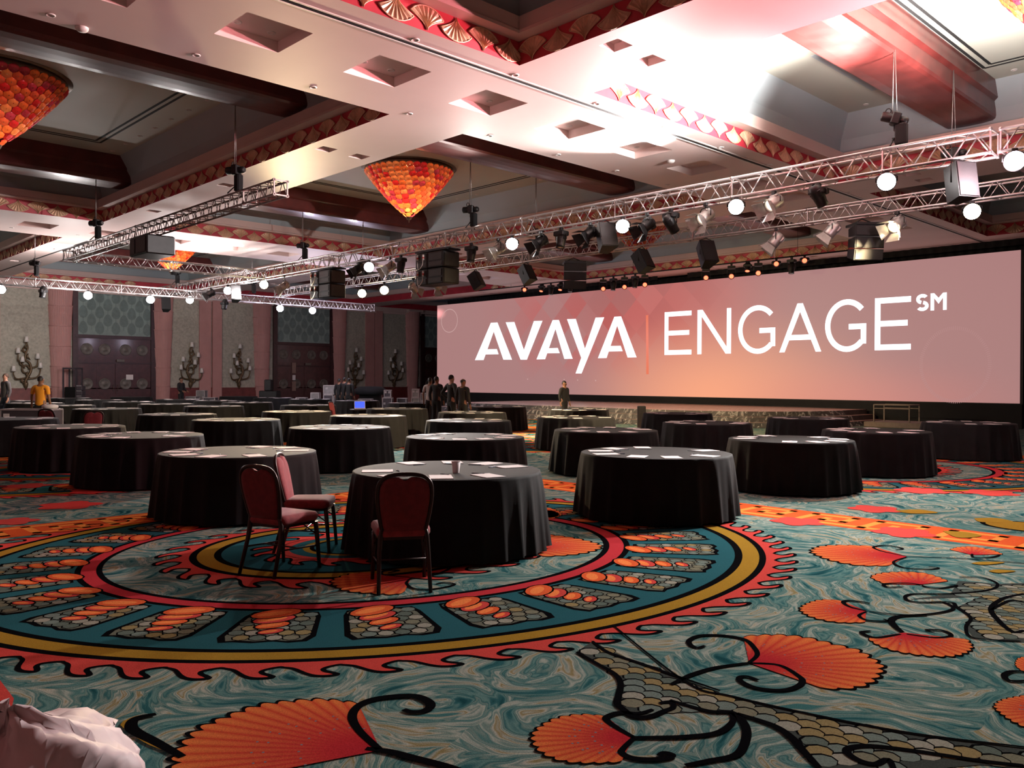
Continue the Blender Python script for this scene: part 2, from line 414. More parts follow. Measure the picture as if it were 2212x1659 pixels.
shell(b3, (1400, 795), [(1180, 830), (1240, 870), (1340, 905), (1480, 930), (1600, 940), (1710, 938), (1790, 915), (1820, 880), (1790, 835)], 15)
shell(b3, (1160, 655), [(1000, 590), (900, 585), (820, 600), (755, 640), (800, 682), (900, 712), (1020, 727), (1155, 725)], 15)
shell(b3, (1500, 487), [(1290, 482), (1205, 440), (1270, 415), (1400, 408), (1530, 415), (1620, 440), (1680, 465)], 13)
shell(b3, (1420, 305), [(1200, 240), (1000, 235), (880, 245), (835, 272), (880, 302), (980, 335), (1130, 360), (1310, 362)], 15)
shell(b3, (1840, 295), [(1700, 262), (1760, 247), (1850, 245), (1960, 265), (2030, 292)], 11)
shell(b3, (2420, 1300), [(2230, 1195), (2120, 1212), (2040, 1232), (2000, 1268), (2030, 1305), (2100, 1355), (2200, 1400), (2330, 1420)], 15)
shell(b3, (2330, 1060), [(2240, 960), (2150, 960), (2125, 1000), (2150, 1030), (2200, 1060)], 9)
shell(r4, (1160, 865), [(900, 830), (790, 838), (700, 865), (670, 888), (700, 920), (760, 945), (900, 960), (1060, 967), (1120, 950)], 13)
shell(b2, (1120, 235), [(1290, 165), (1450, 185), (1600, 220), (1632, 247), (1560, 275), (1450, 292), (1280, 303)], 13)
shell(b2, (1180, 30), [(1250, -15), (1340, 0), (1395, 30), (1345, 58), (1250, 65)], 9)
shell(r4, (1880, 470), [(1990, 425), (2060, 430), (2110, 450), (2090, 470), (2000, 480)], 9)

vines = MB()
for f, w, P in [
    (b2, .055, [(235, 1545), (110, 1430), (62, 1340), (100, 1270), (200, 1225), (350, 1205), (470, 1205), (552, 1240), (560, 1278), (510, 1302), (440, 1305), (390, 1290)]),
    (b2, .05, [(150, 1540), (300, 1560), (450, 1600), (700, 1665), (900, 1740)]),
    (b1, .06, [(1170, 1595), (1000, 1500), (880, 1440), (840, 1400), (870, 1350), (1000, 1320)]),
    (b2, .04, [(1865, 1468), (1765, 1412), (1695, 1362), (1700, 1335), (1780, 1310), (1900, 1315), (1990, 1290)]),
    (b2, .04, [(1850, 1470), (2000, 1470), (2196, 1465), (2400, 1440), (2500, 1370), (2490, 1310)]),
    (b2, .04, [(1865, 1475), (1800, 1540), (1790, 1570), (1850, 1600), (1960, 1612), (2080, 1602), (2112, 1583), (2060, 1568), (2025, 1588)]),
    (b3, .04, [(410, 990), (462, 940), (440, 890), (380, 840), (250, 815), (100, 815), (28, 845), (35, 875), (80, 892), (128, 880)]),
    (b3, .04, [(410, 990), (200, 1020), (60, 1060), (0, 1085), (-90, 1130)]),
    (b3, .04, [(420, 992), (600, 1005), (720, 1070), (752, 1112), (700, 1150), (600, 1167), (450, 1150), (360, 1110), (350, 1083), (400, 1078), (470, 1102)]),
    (b3, .022, [(-460, 850 - 100), (0, 1110), (300, 1205), (900, 1340), (1500, 1450), (2172, 1532), (2600, 1590)]),
    (b3, .045, [(-100, 1230), (150, 1300), (300, 1310), (380, 1385), (390, 1480), (330, 1580), (150, 1620), (0, 1650)]),
    (b3, .045, [(330, 1315), (560, 1390), (680, 1470), (760, 1560), (860, 1665)]),
    (b3, .04, [(1340, 1680), (1300, 1610), (1220, 1640), (1120, 1620), (1040, 1570), (1060, 1535), (1200, 1525), (1500, 1560), (1900, 1620), (2172, 1650)]),
    (b2, .04, [(1500, 920), (1640, 1000), (1745, 1062), (1782, 1125), (1768, 1205), (1760, 1252), (1800, 1290), (1860, 1332), (1960, 1338), (2060, 1300), (2120, 1275), (2100, 1240), (2030, 1250)]),
    (b2, .03, [(1600, 850), (1700, 920), (1900, 990), (2196, 1095), (2420, 1170)]),
    (b3, .035, [(1160, 655), (1060, 632), (1015, 605), (1035, 590), (1110, 595), (1185, 607)]), (b3, .03, [(1180, 660), (1400, 682), (1600, 672), (1720, 640), (1650, 600), (1560, 603)]),
    (b3, .03, [(1165, 660), (1115, 685), (1150, 712), (1230, 722), (1295, 720), (1270, 708)]),
    (b3, .05, [(1395, 795), (1345, 755), (1322, 715), (1380, 690), (1550, 683)]), (b3, .035, [(1380, 805), (1220, 828), (1130, 795), (1190, 785)]), (b3, .03, [(1420, 805), (1600, 828), (1705, 815), (1650, 782), (1545, 778), (1600, 790)]),
    (b3, .03, [(1420, 305), (1260, 272), (1208, 245), (1300, 235), (1395, 255), (1350, 262)]), (b3, .03, [(1420, 310), (1335, 342), (1400, 377), (1550, 388), (1625, 380), (1560, 370)]), (b3, .025, [(1420, 305), (1800, 320), (2172, 350), (2400, 380)]),
    (b3, .03, [(1510, 488), (1430, 478), (1280, 482), (1300, 503), (1400, 500)]), (b3, .03, [(1515, 490), (1560, 505), (1640, 510), (1740, 492), (1690, 487)]),
    (b3, .03, [(1840, 290), (1850, 310), (1960, 312), (2020, 295)]), (b3, .03, [(1760, 440), (1900, 440), (2000, 480), (1950, 520), (1700, 545), (1450, 548), (1415, 580), (1500, 600), (1700, 600), (1740, 630), (1830, 700), (1800, 760), (1850, 830), (2150, 850)]),
    (b3, .04, [(2172, 545), (2040, 575), (1960, 640), (2010, 720), (2100, 790), (2172, 780)]), (b3, .03, [(2172, 600), (2080, 590), (1960, 650)]), (b3, .035, [(2200, 1105), (2080, 1105), (2045, 1070), (2090, 1045), (2172, 1045)]),
    (r4, .03, [(1160, 868), (1130, 900), (1180, 935), (1300, 938), (1440, 910), (1380, 895), (1320, 905)]), (r4, .03, [(1150, 860), (980, 845), (985, 820), (1080, 815), (1010, 835)]), (r4, .03, [(1300, 850), (1400, 810), (1410, 780), (1350, 765)]),
]:
    strip(vines, [f(*p) for p in P], w, 0.0062, BLK, 0.3)
# leafy gold tongue beside the big shell, gold tail loops further off
poly(vines, catmull([b1(*p) for p in [(770, 1390), (830, 1440), (960, 1520), (1170, 1590), (1000, 1500), (880, 1440), (842, 1400), (900, 1335), (1010, 1318), (880, 1330), (790, 1365)]], 4), 0.0058, GLD)
for P in ([(1830, 350), (1900, 340), (2050, 345), (1920, 360)], [(1940, 400), (2000, 390), (2120, 400), (2010, 412)], [(1650, 142), (1800, 150), (1900, 175), (1750, 185)], [(1850, 60), (2000, 60), (2100, 85), (1900, 85)], [(1340, 10), (1500, 5), (1620, 25), (1450, 30)]):
    poly(vines, catmull([b3(*p) for p in P + P[:1]], 6), 0.0064, GLD)
ob('vine_scrolls', vines.mesh('vine_scrolls', M_MOTIF), floor)['kind'] = 'stuff'

def inside(p, P):
    c = False; j = len(P) - 1
    for i in range(len(P)):
        if (P[i].y > p[1]) != (P[j].y > p[1]) and p[0] < (P[j].x - P[i].x) * (p[1] - P[i].y) / (P[j].y - P[i].y) + P[i].x: c = not c
        j = i
    return c
scales = MB(); rnd = random.Random(5)
for P in ([b2(1500, 915), b2(1600, 850), b2(1900, 990), b2(2196, 1095), b3(0, 1110), b3(300, 1205), b3(900, 1340), b3(1500, 1450), b3(2172, 1532), b3(2500, 1580), b3(2500, 1700), b3(1900, 1640), b3(1340, 1690),
           b3(860, 1690), b3(760, 1560), b3(680, 1470), b3(560, 1390), b3(330, 1315), b3(150, 1300), b2(2060, 1310), b2(1860, 1332), b2(1765, 1250), b2(1782, 1125), b2(1745, 1062)],
          [b3(1750, 460), b3(2000, 480), b3(2300, 470), b3(2300, 860), b3(2100, 850), b3(1850, 830), b3(1800, 760), b3(1830, 700), b3(1740, 630), b3(1900, 560), b3(1430, 580), b3(1700, 545)]):
    poly(scales, P, 0.0022, (0.05, 0.06, 0.055))
    xs = [p.x for p in P]; ys = [p.y for p in P]; s = 0.115; row = 0
    y = max(ys)
    while y > min(ys):
        x = min(xs) + (s * .5 if row % 2 else 0)
        while x < max(xs):
            if inside((x, y), P) and inside((x + .03, y - .05), P) and inside((x - .05, y + .03), P):
                z = 0.0024 + (row % 40) * 4e-5
                disc(scales, (x, y), s * .60, z, BLK, 9); disc(scales, (x + .006, y - .004), s * .52, z + 1e-5, rnd.choice(SCL), 9)
            x += s
        y -= s * .68; row += 1
ob('scale_bands', scales.mesh('scale_bands', M_MOTIF), floor)['kind'] = 'stuff'

# orange key-pattern borders (along X beyond the medallion, along Y on its far side)
keyb = MB()
def keyband(along, c0, c1, l0, l1):
    def q(u, v): return (u, v) if along == 'X' else (v, u)
    w = c1 - c0
    poly(keyb, [q(l0, c0), q(l1, c0), q(l1, c1), q(l0, c1)], 0.0016, (0.62, 0.10, 0.03))
    u = l0; st = 0.8
    while u < l1 - st:
        for (a, b_, c, d) in [(0, .12, .12, .88), (0, .76, .74, .88), (.62, .36, .74, .88), (.30, .36, .74, .48), (.30, .36, .42, .64), (0, .12, 1.0, .24)]:
            poly(keyb, [q(u + a * st, c0 + b_ * w), q(u + c * st, c0 + b_ * w), q(u + c * st, c0 + d * w), q(u + a * st, c0 + d * w)], 0.0019, (0.80, 0.27, 0.06))
        u += st
keyband('X', 9.35, 10.2, -9.8, 6.0); keyband('Y', -10.6, -9.9, -3.0, 9.35)
keyband('X', 20.6, 21.5, -30.0, 6.0); keyband('Y', -20.0, -19.2, -3.0, 20.6); keyband('X', 9.35, 10.2, -38.0, -20.0)
for c, r in [(b3(720, 80), .28), (b3(1400, 150), .30), (b1(80, 80), .25), (b1(500, 1650 - 1560), .0), (onz(150, 1092), .35), (onz(200, 1060), .3), (onz(60, 1050), .3), (onz(1030, 1110), .2), (onz(1990, 1060), .35), (onz(2140, 1065), .35), (onz(1890, 1100), .3)]:
    for k in range(5 if r else 0):
        a = 2 * PI * k / 5; disc(keyb, (c[0] + r * .5 * math.cos(a), c[1] + r * .5 * math.sin(a)), r * .5, 0.0045 + k * 1e-5, (0.55, 0.07, 0.06), 10, 1.3, a)
# broad orange discs and tongues that show between the far tables
rnd = random.Random(11)
for k in range(46):
    x, y = rnd.uniform(-34, -1), rnd.uniform(10.5, 25)
    if (x - MED.x) ** 2 + (y - 16.2) ** 2 < 16 or (x + 16.2) ** 2 + (y - 16.2) ** 2 < 16: continue
    r = rnd.uniform(.2, .45); g_ = rnd.random() * 3; disc(keyb, (x, y), r + .04, 0.0046, BLK, 20, 1.4, g_); disc(keyb, (x, y), r, 0.0048, rnd.choice([ORG, RED2, ORL, GLD]), 20, 1.4, g_)
ob('key_border', keyb.mesh('key_border', M_MOTIF), floor)['kind'] = 'stuff'
poly_mb = MB(); poly(poly_mb, [onz(-60, 1440), onz(0, 1470), onz(30, 1510), onz(20, 1550), onz(-80, 1620)], 0.003, RED2); ob('corner_motif', poly_mb.mesh('corner_motif', M_MOTIF), floor)

# ------------------------------------------------------------------ ceiling
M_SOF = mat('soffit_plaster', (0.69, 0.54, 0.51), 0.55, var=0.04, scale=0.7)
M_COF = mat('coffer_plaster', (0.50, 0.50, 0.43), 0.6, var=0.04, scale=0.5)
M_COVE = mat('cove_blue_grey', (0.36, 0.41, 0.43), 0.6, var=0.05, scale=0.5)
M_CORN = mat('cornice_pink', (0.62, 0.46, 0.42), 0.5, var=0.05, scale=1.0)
M_FRZ = mat('frieze_red', (0.46, 0.03, 0.05), 0.5, var=0.12, scale=3)
M_FAN = mat('fan_gilt', (0.62, 0.40, 0.26), 0.4, 0.15, var=0.15, scale=12)
M_BEAM = mat('beam_mahogany', (0.105, 0.018, 0.016), 0.36, var=0.3, scale=2.0, coat=0.2)
M_DARK = mat('slot_black', (0.012, 0.012, 0.012), 0.8)
M_TRIMW = mat('fitting_white', (0.65, 0.6, 0.57), 0.4)

PANY = [-1.2, 1.0, 3.2, 5.44, 7.62, 9.84, 12.05, 14.27, 16.5, 18.7, 20.9, 23.1, 25.4, 27.6]
holes = []; recess = []
for x0 in (-11.88, -31.3):
    for y in PANY: recess.append((x0, y, x0 + 1.02, y + 1.02, 0.17))
for x in (-8.25, -3.4, 1.2, -16.3, -21.1, -25.9, -36.2, -41.0):
    for yy in (9.74, 10.59, 20.95, 21.8, 32.2, 33.05):
        recess.append((x, yy, x + 0.36, yy + 0.36, 0.12))
for xa, xb in COFX:
    for ya, yb in COFY: holes.append((xa, ya, xb, yb))
allh = holes + [r[:4] for r in recess]
xs = sorted({XW, XE} | {v for h in allh for v in (h[0], h[2])}); ys = sorted({YF, YB} | {v for h in allh for v in (h[1], h[3])})
cm = MB(); vid = {}
def vv(x, y):
    if (x, y) not in vid: vid[(x, y)] = len(cm.v); cm.v.append((x, y, ZS))
    return vid[(x, y)]
for i in range(len(xs) - 1):
    for j in range(len(ys) - 1):
        mx_, my_ = (xs[i] + xs[i + 1]) / 2, (ys[j] + ys[j + 1]) / 2
        if any(h[0] < mx_ < h[2] and h[1] < my_ < h[3] for h in allh): continue
        cm.f.append([vv(xs[i], ys[j]), vv(xs[i], ys[j + 1]), vv(xs[i + 1], ys[j + 1]), vv(xs[i + 1], ys[j])]); cm.m.append(0); cm.c.append(None); cm.smooth.append(False)
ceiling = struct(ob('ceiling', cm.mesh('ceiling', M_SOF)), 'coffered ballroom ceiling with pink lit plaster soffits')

def tray(x0, y0, x1, y1, d):
    m = MB(); z0, z1 = ZS, ZS + d
    m.add([(x0, y0, z0), (x1, y0, z0), (x1, y1, z0), (x0, y1, z0), (x0, y0, z1), (x1, y0, z1), (x1, y1, z1), (x0, y1, z1)],
          [(0, 1, 5, 4), (1, 2, 6, 5), (2, 3, 7, 6), (3, 0, 4, 7), (4, 5, 6, 7)])
    return m
big = tray(-.51, -.51, .51, .51, .17).mesh('recessed_panel', M_SOF); small = tray(-.18, -.18, .18, .18, .12).mesh('recessed_panel_small', M_SOF)
dl = MB().lathe([(.035, 0.0), (.05, -0.012), (.062, -0.012), (.066, 0.0)], 14).lathe([(.0005, .012), (.036, .012)], 12, 1).mesh('downlight', [M_TRIMW, M_DARK])
for x0, y0, x1, y1, d in recess:
    big_ = d > .15
    p = ob('recessed_panel', big if big_ else small, ceiling, ((x0 + x1) / 2, (y0 + y1) / 2, 0))
    if big_ and -2 < y0 < 22 and x0 > -20:
        for sx in (-.27, .27):
            for sy in (-.27, .27): ob('downlight', dl, p, (sx, sy, ZS + .17))
for x in (-12.85, -10.0, -31.9):           # soffit spots and detectors
    for k in range(12): ob('downlight', dl, ceiling, (x, 1.5 + 2.05 * k, ZS))
for x, y in [(-13.0, 4.0), (-11.4, 16.0)]:
    ob('smoke_detector', MB().lathe([(.0005, -.06), (.06, -.055), (.085, -.03), (.09, 0)], 18).mesh('smoke_detector', M_TRIMW), ceiling, (x, y, ZS))
# sliding-wall track slots
for x in (-10.16,):
    t = MB().box((x - .085, YF, ZS - .012), (x - .05, YB, ZS)).box((x + .05, YF, ZS - .012), (x + .085, YB, ZS)).box((x - .05, YF, ZS - .004), (x + .05, YB, ZS), 1)
    ob('partition_track', t.mesh('partition_track', [M_TRIMW, M_DARK]), ceiling)
t = MB().box((XW, 10.33, ZS - .01), (-33, 10.41, ZS)); ob('partition_track', t.mesh('partition_track', M_DARK), ceiling)

# gilt fan relief: hinge down, seven ribs
def fan_mesh():
    m = MB(); n = 7; W = .285; H = .345; top = []
    for i in range(n + 1):
        a = math.radians(-52 + 104 * i / n); top.append((W * 1.06 * math.sin(a) / math.sin(math.radians(52)), .06 + .285 * (math.cos(a) - .18) / (1 - .18) + .0))
    def side(t, i):   # rib i, t from hinge to rim, concave flanks
        x, y = top[i]; k = t ** (1 + 0.9 * abs(i - n / 2) / (n / 2)); return (x * k, y * t)
    T = [0.02, .25, .5, .75, 1.0]
    for i in range(n):
        for j in range(4):
            t0, t1 = T[j], T[j + 1]; a0, a1, b0_, b1_ = side(t0, i), side(t1, i), side(t0, i + 1), side(t1, i + 1)
            mid0 = ((a0[0] + b0_[0]) / 2, (a0[1] + b0_[1]) / 2); mid1 = ((a1[0] + b1_[0]) / 2, (a1[1] + b1_[1]) / 2 + (.012 if j == 3 else 0))
            lo, hi = .006, .026
            m.add([(a0[0], a0[1], lo), (a1[0], a1[1], lo), (mid1[0], mid1[1], hi), (mid0[0], mid0[1], hi)], [(3, 2, 1, 0)])
            m.add([(mid0[0], mid0[1], hi), (mid1[0], mid1[1], hi), (b1_[0], b1_[1], lo), (b0_[0], b0_[1], lo)], [(3, 2, 1, 0)])
    rim = [side(1, i) for i in range(n + 1)]
    m.tube([(x, y + .004, .016) for x, y in rim], .012, 5)
    m.tube([(side(t, 0)[0], side(t, 0)[1], .012) for t in T], .009, 5); m.tube([(side(t, n)[0], side(t, n)[1], .012) for t in T], .009, 5)
    return m.mesh('fan', M_FAN)
FAN = fan_mesh(); fan_count = 0; fan_rest = MB()
def place_fan(parent, face, u, fixed, up):
    global fan_count
    # face 'X': wall at x=fixed facing +X, runs along y;  'Y': wall at y=fixed facing -Y, runs along x
    zc = ZS + .012 if up else ZS + .37 - .012
    if face == 'X': ex, ez = Vector((0, 1, 0)), Vector((1, 0, 0)); org = Vector((fixed + .004, u, zc))
    else: ex, ez = Vector((1, 0, 0)), Vector((0, -1, 0)); org = Vector((u, fixed - .004, zc))
    ey = Vector((0, 0, 1 if up else -1)); ex = ey.cross(ez)
    M = Matrix((ex, ey, ez)).transposed().to_4x4(); M.translation = org
    px, py = proj(org); d = (org - CAM).dot(FW)
    if d > 0 and -60 < px < 2270 and -60 < py and d < 47 and fan_count < 298:
        ob('fan', FAN, parent, mtx=M); fan_count += 1
beam_rows = {}
for ci, (xa, xb) in enumerate(COFX):
    for ri, (ya, yb) in enumerate(COFY):
        cf = ob('coffer', None, ceiling); cf.empty_display_size = .2
        z1, z2 = ZS + .37, ZS + .65
        def ringx(off, z): return [(xa + off, ya + off, z), (xb - off, ya + off, z), (xb - off, yb - off, z), (xa + off, yb - off, z)]
        ob('frieze', MB().rings([ringx(0, ZS), ringx(0, z1)]).mesh('frieze', M_FRZ), cf)
        ob('cornice', MB().rings([ringx(0, z1), ringx(.25, z1), ringx(.25, z1 + .05), ringx(.22, z1 + .07), ringx(.22, z2), ringx(.02, z2)]).mesh('cornice', M_CORN), cf)
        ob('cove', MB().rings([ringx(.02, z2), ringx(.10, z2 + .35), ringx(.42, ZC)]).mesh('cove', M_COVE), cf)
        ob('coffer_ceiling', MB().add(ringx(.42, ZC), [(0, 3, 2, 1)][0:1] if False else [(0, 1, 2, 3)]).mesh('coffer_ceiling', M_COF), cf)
        # two mahogany beams across, rounded underside
        for bx in (xb - 3.4, xa + (3.05 if ci != 1 else 2.1)):
            prof = [(-.62, ZC), (-.62, 7.86), (-.54, 7.80), (-.54, 7.52), (-.52, 7.46), (-.46, 7.425), (-.25, 7.405), (0, 7.40), (.25, 7.405), (.46, 7.425), (.52, 7.46), (.54, 7.52), (.54, 7.80), (.62, 7.86), (.62, ZC)]
            R = [[(bx + u, y, z) for u, z in prof] for y in (ya + .05, yb - .05)]
            ob('beam', MB().rings(R, closed=False).mesh('beam', M_BEAM), cf)
        # double slot diffusers in the coffer ceiling
        ix, iy = 3.72, 1.3
        for off in (0, .16):
            s = MB(); X0, X1, Y0, Y1 = xa + ix + off, xb - ix - off, ya + iy + off, yb - iy - off
            for (p, q) in [((X0, Y0), (X1, Y0)), ((X0, Y1), (X1, Y1))]: s.box((p[0], p[1] - .03, ZC - .008), (q[0], p[1] + .03, ZC))
            for (p, q) in [((X0, Y0), (X0, Y1)), ((X1, Y0), (X1, Y1))]: s.box((p[0] - .03, p[1], ZC - .008), (p[0] + .03, q[1], ZC))
            ob('slot_diffuser', s.mesh('slot_diffuser', M_DARK), cf)
        for gx in (xb - 2.1, xa + 1.6):
            ob('return_grille', MB().box((gx - .1, yb - 4.5, ZC - .01), (gx + .1, yb - 1.6, ZC)).mesh('return_grille', M_COVE), cf)
        if ri < 2:
            for k in range(14): ob('downlight', dl, cf, (xa + 1.0 + k * (xb - xa - 2) / 13, yb - .75, ZC))
            for k in range(9): ob('downlight', dl, cf, (xb - 1.1, ya + .8 + k * (yb - ya - 1.6) / 8, ZC))
cofs = [c for c in ceiling.children if c.name.startswith('coffer')]
# fans: nearest friezes first
jobs = []
for ci, (xa, xb) in enumerate(COFX):
    for ri, (ya, yb) in enumerate(COFY):
        cf = cofs[ci * 4 + ri]; fz = [c for c in cf.children if c.name.startswith('frieze')][0]
        ph = 7.59 - math.floor((7.59 - ya) / .545) * .545; k0 = int(round((ph - 7.59) / .545))
        u = ph; k = k0
        while u < yb - .15:
            if u > ya + .15: jobs.append(((Vector((xa, u, ZS)) - CAM).length, fz, 'X', u, xa, k % 2 == 0))
            u += .545; k += 1
        u = xa + .3; k = 0
        while u < xb - .15:
            jobs.append(((Vector((u, yb, ZS)) - CAM).length, fz, 'Y', u, yb, k % 2 == 0)); u += .545; k += 1
for j in sorted(jobs, key=lambda t: t[0]): place_fan(*j[1:])

# ------------------------------------------------------------------ walls
M_WALLP = mat('wallpaper_cream', (0.42, 0.40, 0.33), 0.7, var=0.18, scale=9, bump=0.3, bscale=25)
M_PINKW = mat('wall_pink', (0.52, 0.27, 0.25), 0.6, var=0.06, scale=2)
M_WAIN = mat('wainscot_red', (0.16, 0.030, 0.028), 0.45, var=0.2, scale=4)
M_DOOR = mat('door_dark_wood', (0.060, 0.017, 0.018), 0.4, var=0.25, scale=5, coat=0.2)
M_DFRM = mat('door_frame_wood', (0.040, 0.012, 0.014), 0.4, var=0.25, scale=5)
M_TEALP = mat('panel_teal', (0.25, 0.33, 0.31), 0.7, var=0.08, scale=4)
M_LEAF = mat('panel_leaf', (0.165, 0.225, 0.215), 0.7, var=0.1, scale=6)
M_ROUND = mat('roundel_grey', (0.13, 0.115, 0.10), 0.45, 0.2, var=0.2, scale=9)
M_BLACKD = mat('black_drape', (0.006, 0.006, 0.007), 0.95, var=0.2, scale=3)
wl = struct(ob('wall_left', MB().box((XW - .3, YF, 0), (XW, YB, ZS)).mesh('wall_left', M_WALLP)), 'cream papered wall with pink fluted columns')
M_BACK = mat('back_wall_paint', (0.20, 0.12, 0.11), 0.7)
struct(ob('wall_back', MB().box((XW, YB, 0), (XE, YB + .3, ZS)).mesh('wall_back', M_BACK)))
struct(ob('wall_right', MB().box((XE, YF, 0), (XE + .3, YB, ZS)).mesh('wall_right', M_BACK)))
struct(ob('wall_front', MB().box((XW, YF - .3, 0), (XE, YF, ZS)).mesh('wall_front', M_BACK)))
def wy(px, py=842): return onX(px, py, XW).y
def wz(px, py): return onX(px, py, XW).z
# columns: stacked flaring fluted drums standing proud of the wall
def drum(r0, r1, h):
    n = 44; R = []
    for t in (0, .03, .5, .93, .97, 1.0):
        r = r0 + (r1 - r0) * t + (.02 if t >= .97 else 0); row = []
        for j in range(n):
            a = -PI / 2 + PI * j / (n - 1); rr = r * (1 - (.035 if j % 2 else 0) * (1 if t < .95 else .2)); row.append((rr * math.cos(a) * .75, rr * math.sin(a), t * h))
        R.append(row)
    m = MB(); m.rings(R, closed=False); return m
drums = []
for k in range(6): drums.append(drum(.40 + .032 * k, .455 + .035 * k, 1.06).mesh('drum', M_PINKW))
col_y = [wy(130), wy(350), wy(565), wy(730)]; DP = wy(730) - wy(350)
col_y = [wy(130) - (wy(350) - wy(130)) - .4] + col_y + [wy(565) + DP]
colmns = []
for y in col_y:
    c = ob('column', MB().box((0, -.46, 0), (.5, .46, .18)).mesh('column', M_PINKW), wl, (XW, y, 0)); colmns.append(c)
    for k in range(6): ob('drum', drums[k], c, (0, 0, .18 + k * 1.06))
    ob('capital', MB().box((0, -.62, 0), (.5, .62, .14)).mesh('capital', M_CORN), c, (0, 0, .18 + 6.36 - .08))
# flat pilasters between the sconces, wainscot, cornice shadow line
pil = [wy(455), wy(455) + DP, wy(455) - DP]
for y in pil:
    p = ob('pilaster', MB().box((0, -.72, 0), (.10, -.02, ZS - .1)).box((0, .06, 0), (.16, .62, ZS - .1)).mesh('pilaster', M_PINKW), wl, (XW, y, 0))
wn = MB(); zt = 1.08
wn.box((XW, YF, 0), (XW + .05, YB, zt)).box((XW, YF, zt), (XW + .09, YB, zt + .05)).box((XW, YF, 0), (XW + .08, YB, .16))
y = YF
while y < YB: wn.box((XW + .05, y + .1, .26), (XW + .065, y + 1.25, zt - .12)); y += 1.4
ob('wainscot', wn.mesh('wainscot', M_WAIN), wl)
ob('wall_cornice', MB().box((XW, YF, ZS - .28), (XW + .25, YB, ZS)).box((XW, YF, ZS - .42), (XW + .12, YB, ZS - .28)).mesh('wall_cornice', M_CORN), wl)

# double doors with roundels and leaf-patterned panels above
def leafpanel(w, z0, z1):
    m = MB(); m.box((0, -w, z0), (.03, w, z1)); row = 0; z = z0 + .1
    while z < z1 - .1:
        y = -w + .28 + (.42 if row % 2 else 0)
        while y < w - .15:
            pts = []
            for k in range(12):
                a = 2 * PI * k / 12; yy = .23 * math.cos(a) * (1 - .25 * math.sin(a)); zz = .34 * math.sin(a); pts.append((.033, y + yy, min(z1 - .01, max(z0 + .01, z + .3 + zz))))
            m.add(pts, [list(range(12))], 1); m.box((.030, y - .012, max(z0 + .01, z - .25)), (.033, y + .012, z), 1)
            y += .84
        z += .42; row += 1
    return m
roundel = MB().lathe([(.0005, .035), (.10, .03), (.13, .012), (.2, .02), (.26, .022), (.285, .035), (.31, .02), (.315, 0)], 28, axis='X').mesh('roundel', M_ROUND)
door_c = [(wy(160) + wy(330)) / 2]; door_c += [door_c[0] + DP, door_c[0] + 2 * DP]
dz0, dz1 = wz(243, 786), wz(243, 733); pz1 = 6.35
for k, y in enumerate(door_c):
    d = struct(ob('door_%d' % (k + 1), None, None, (XW, y, 0)), ['dark double door with a paper notice and roundels', 'dark double door behind the equipment cases', 'dark double door beside the screen'][k]); d.empty_display_size = .3
    w = 2.05
    ob('door_frame', MB().box((0, -w - .12, 0), (.16, -w + .14, pz1 + .12)).box((0, w - .14, 0), (.16, w + .12, pz1 + .12)).box((0, -w, dz1 + .02), (.18, w, dz1 + .2)).box((0, -w, pz1), (.16, w, pz1 + .12)).box((0, -w, dz0), (.13, w, dz0 + .09)).mesh('door_frame', M_DFRM), d)
    for s in (-1, 1):
        lf = ob('door_leaf', MB().box((.02, min(0.01 * s, s * (w - .14)), 0.02), (.09, max(0.01 * s, s * (w - .14)), dz0)).box((.09, s * .95 - .02, 0.1), (.1, s * .95 + .02, dz0 - .05)).mesh('door_leaf', M_DOOR), d)
        for yy in (s * .55, s * 1.45): ob('roundel', roundel, lf, (.09, yy, 1.35))
        ob('door_handle', MB().tube([(.09, s * .12, .95), (.16, s * .12, .97), (.16, s * .12, 1.25), (.09, s * .12, 1.27)], .014, 6).mesh('door_handle', M_ROUND), lf)
    tp = ob('transom_panel', MB().box((0, -w + .14, dz0 + .09), (.08, w - .14, dz1 + .02)).mesh('transom_panel', M_DOOR), d)
    for yy in (-1.45, -.55, .55, 1.45): ob('roundel', roundel, tp, (.08, yy, (dz0 + dz1) / 2 + .1))
    ob('exit_sign', MB().bbox((.13, .05, dz0 + .10), (.17, .47, dz0 + .25), .008).mesh('exit_sign', M_ROUND), d)
    ob('leaf_panel', leafpanel(w - .14, dz1 + .2, pz1).mesh('leaf_panel', [M_TEALP, M_LEAF]), d)
M_PAPER = mat('paper_white', (0.74, 0.70, 0.70), 0.7, var=0.03, scale=20)
tag(ob('notice_sheet', MB().box((0, -.19, -.14), (.004, .19, .14)).mesh('notice_sheet', M_PAPER), None, (XW + .125, door_c[0] + .75, 1.72)), 'white paper notice taped to the dark double door', 'notice')
n2 = thing('notice_strip', 'tall notices taped to the door behind the cases', 'notice', (XW + .128, door_c[1] - .75, 1.75))
ob('sheet', MB().box((0, -.11, -.16), (.004, .11, .16)).mesh('sheet', M_PAPER), n2)
M_KRAFT = mat('kraft_card', (0.26, 0.17, 0.14), 0.7)
ob('card', MB().box((0, -.14, .28), (.004, .14, .95)).mesh('card', M_KRAFT), n2); ob('card', MB().box((0, -.14, -.85), (.004, .14, -.25)).mesh('card', M_KRAFT), n2)

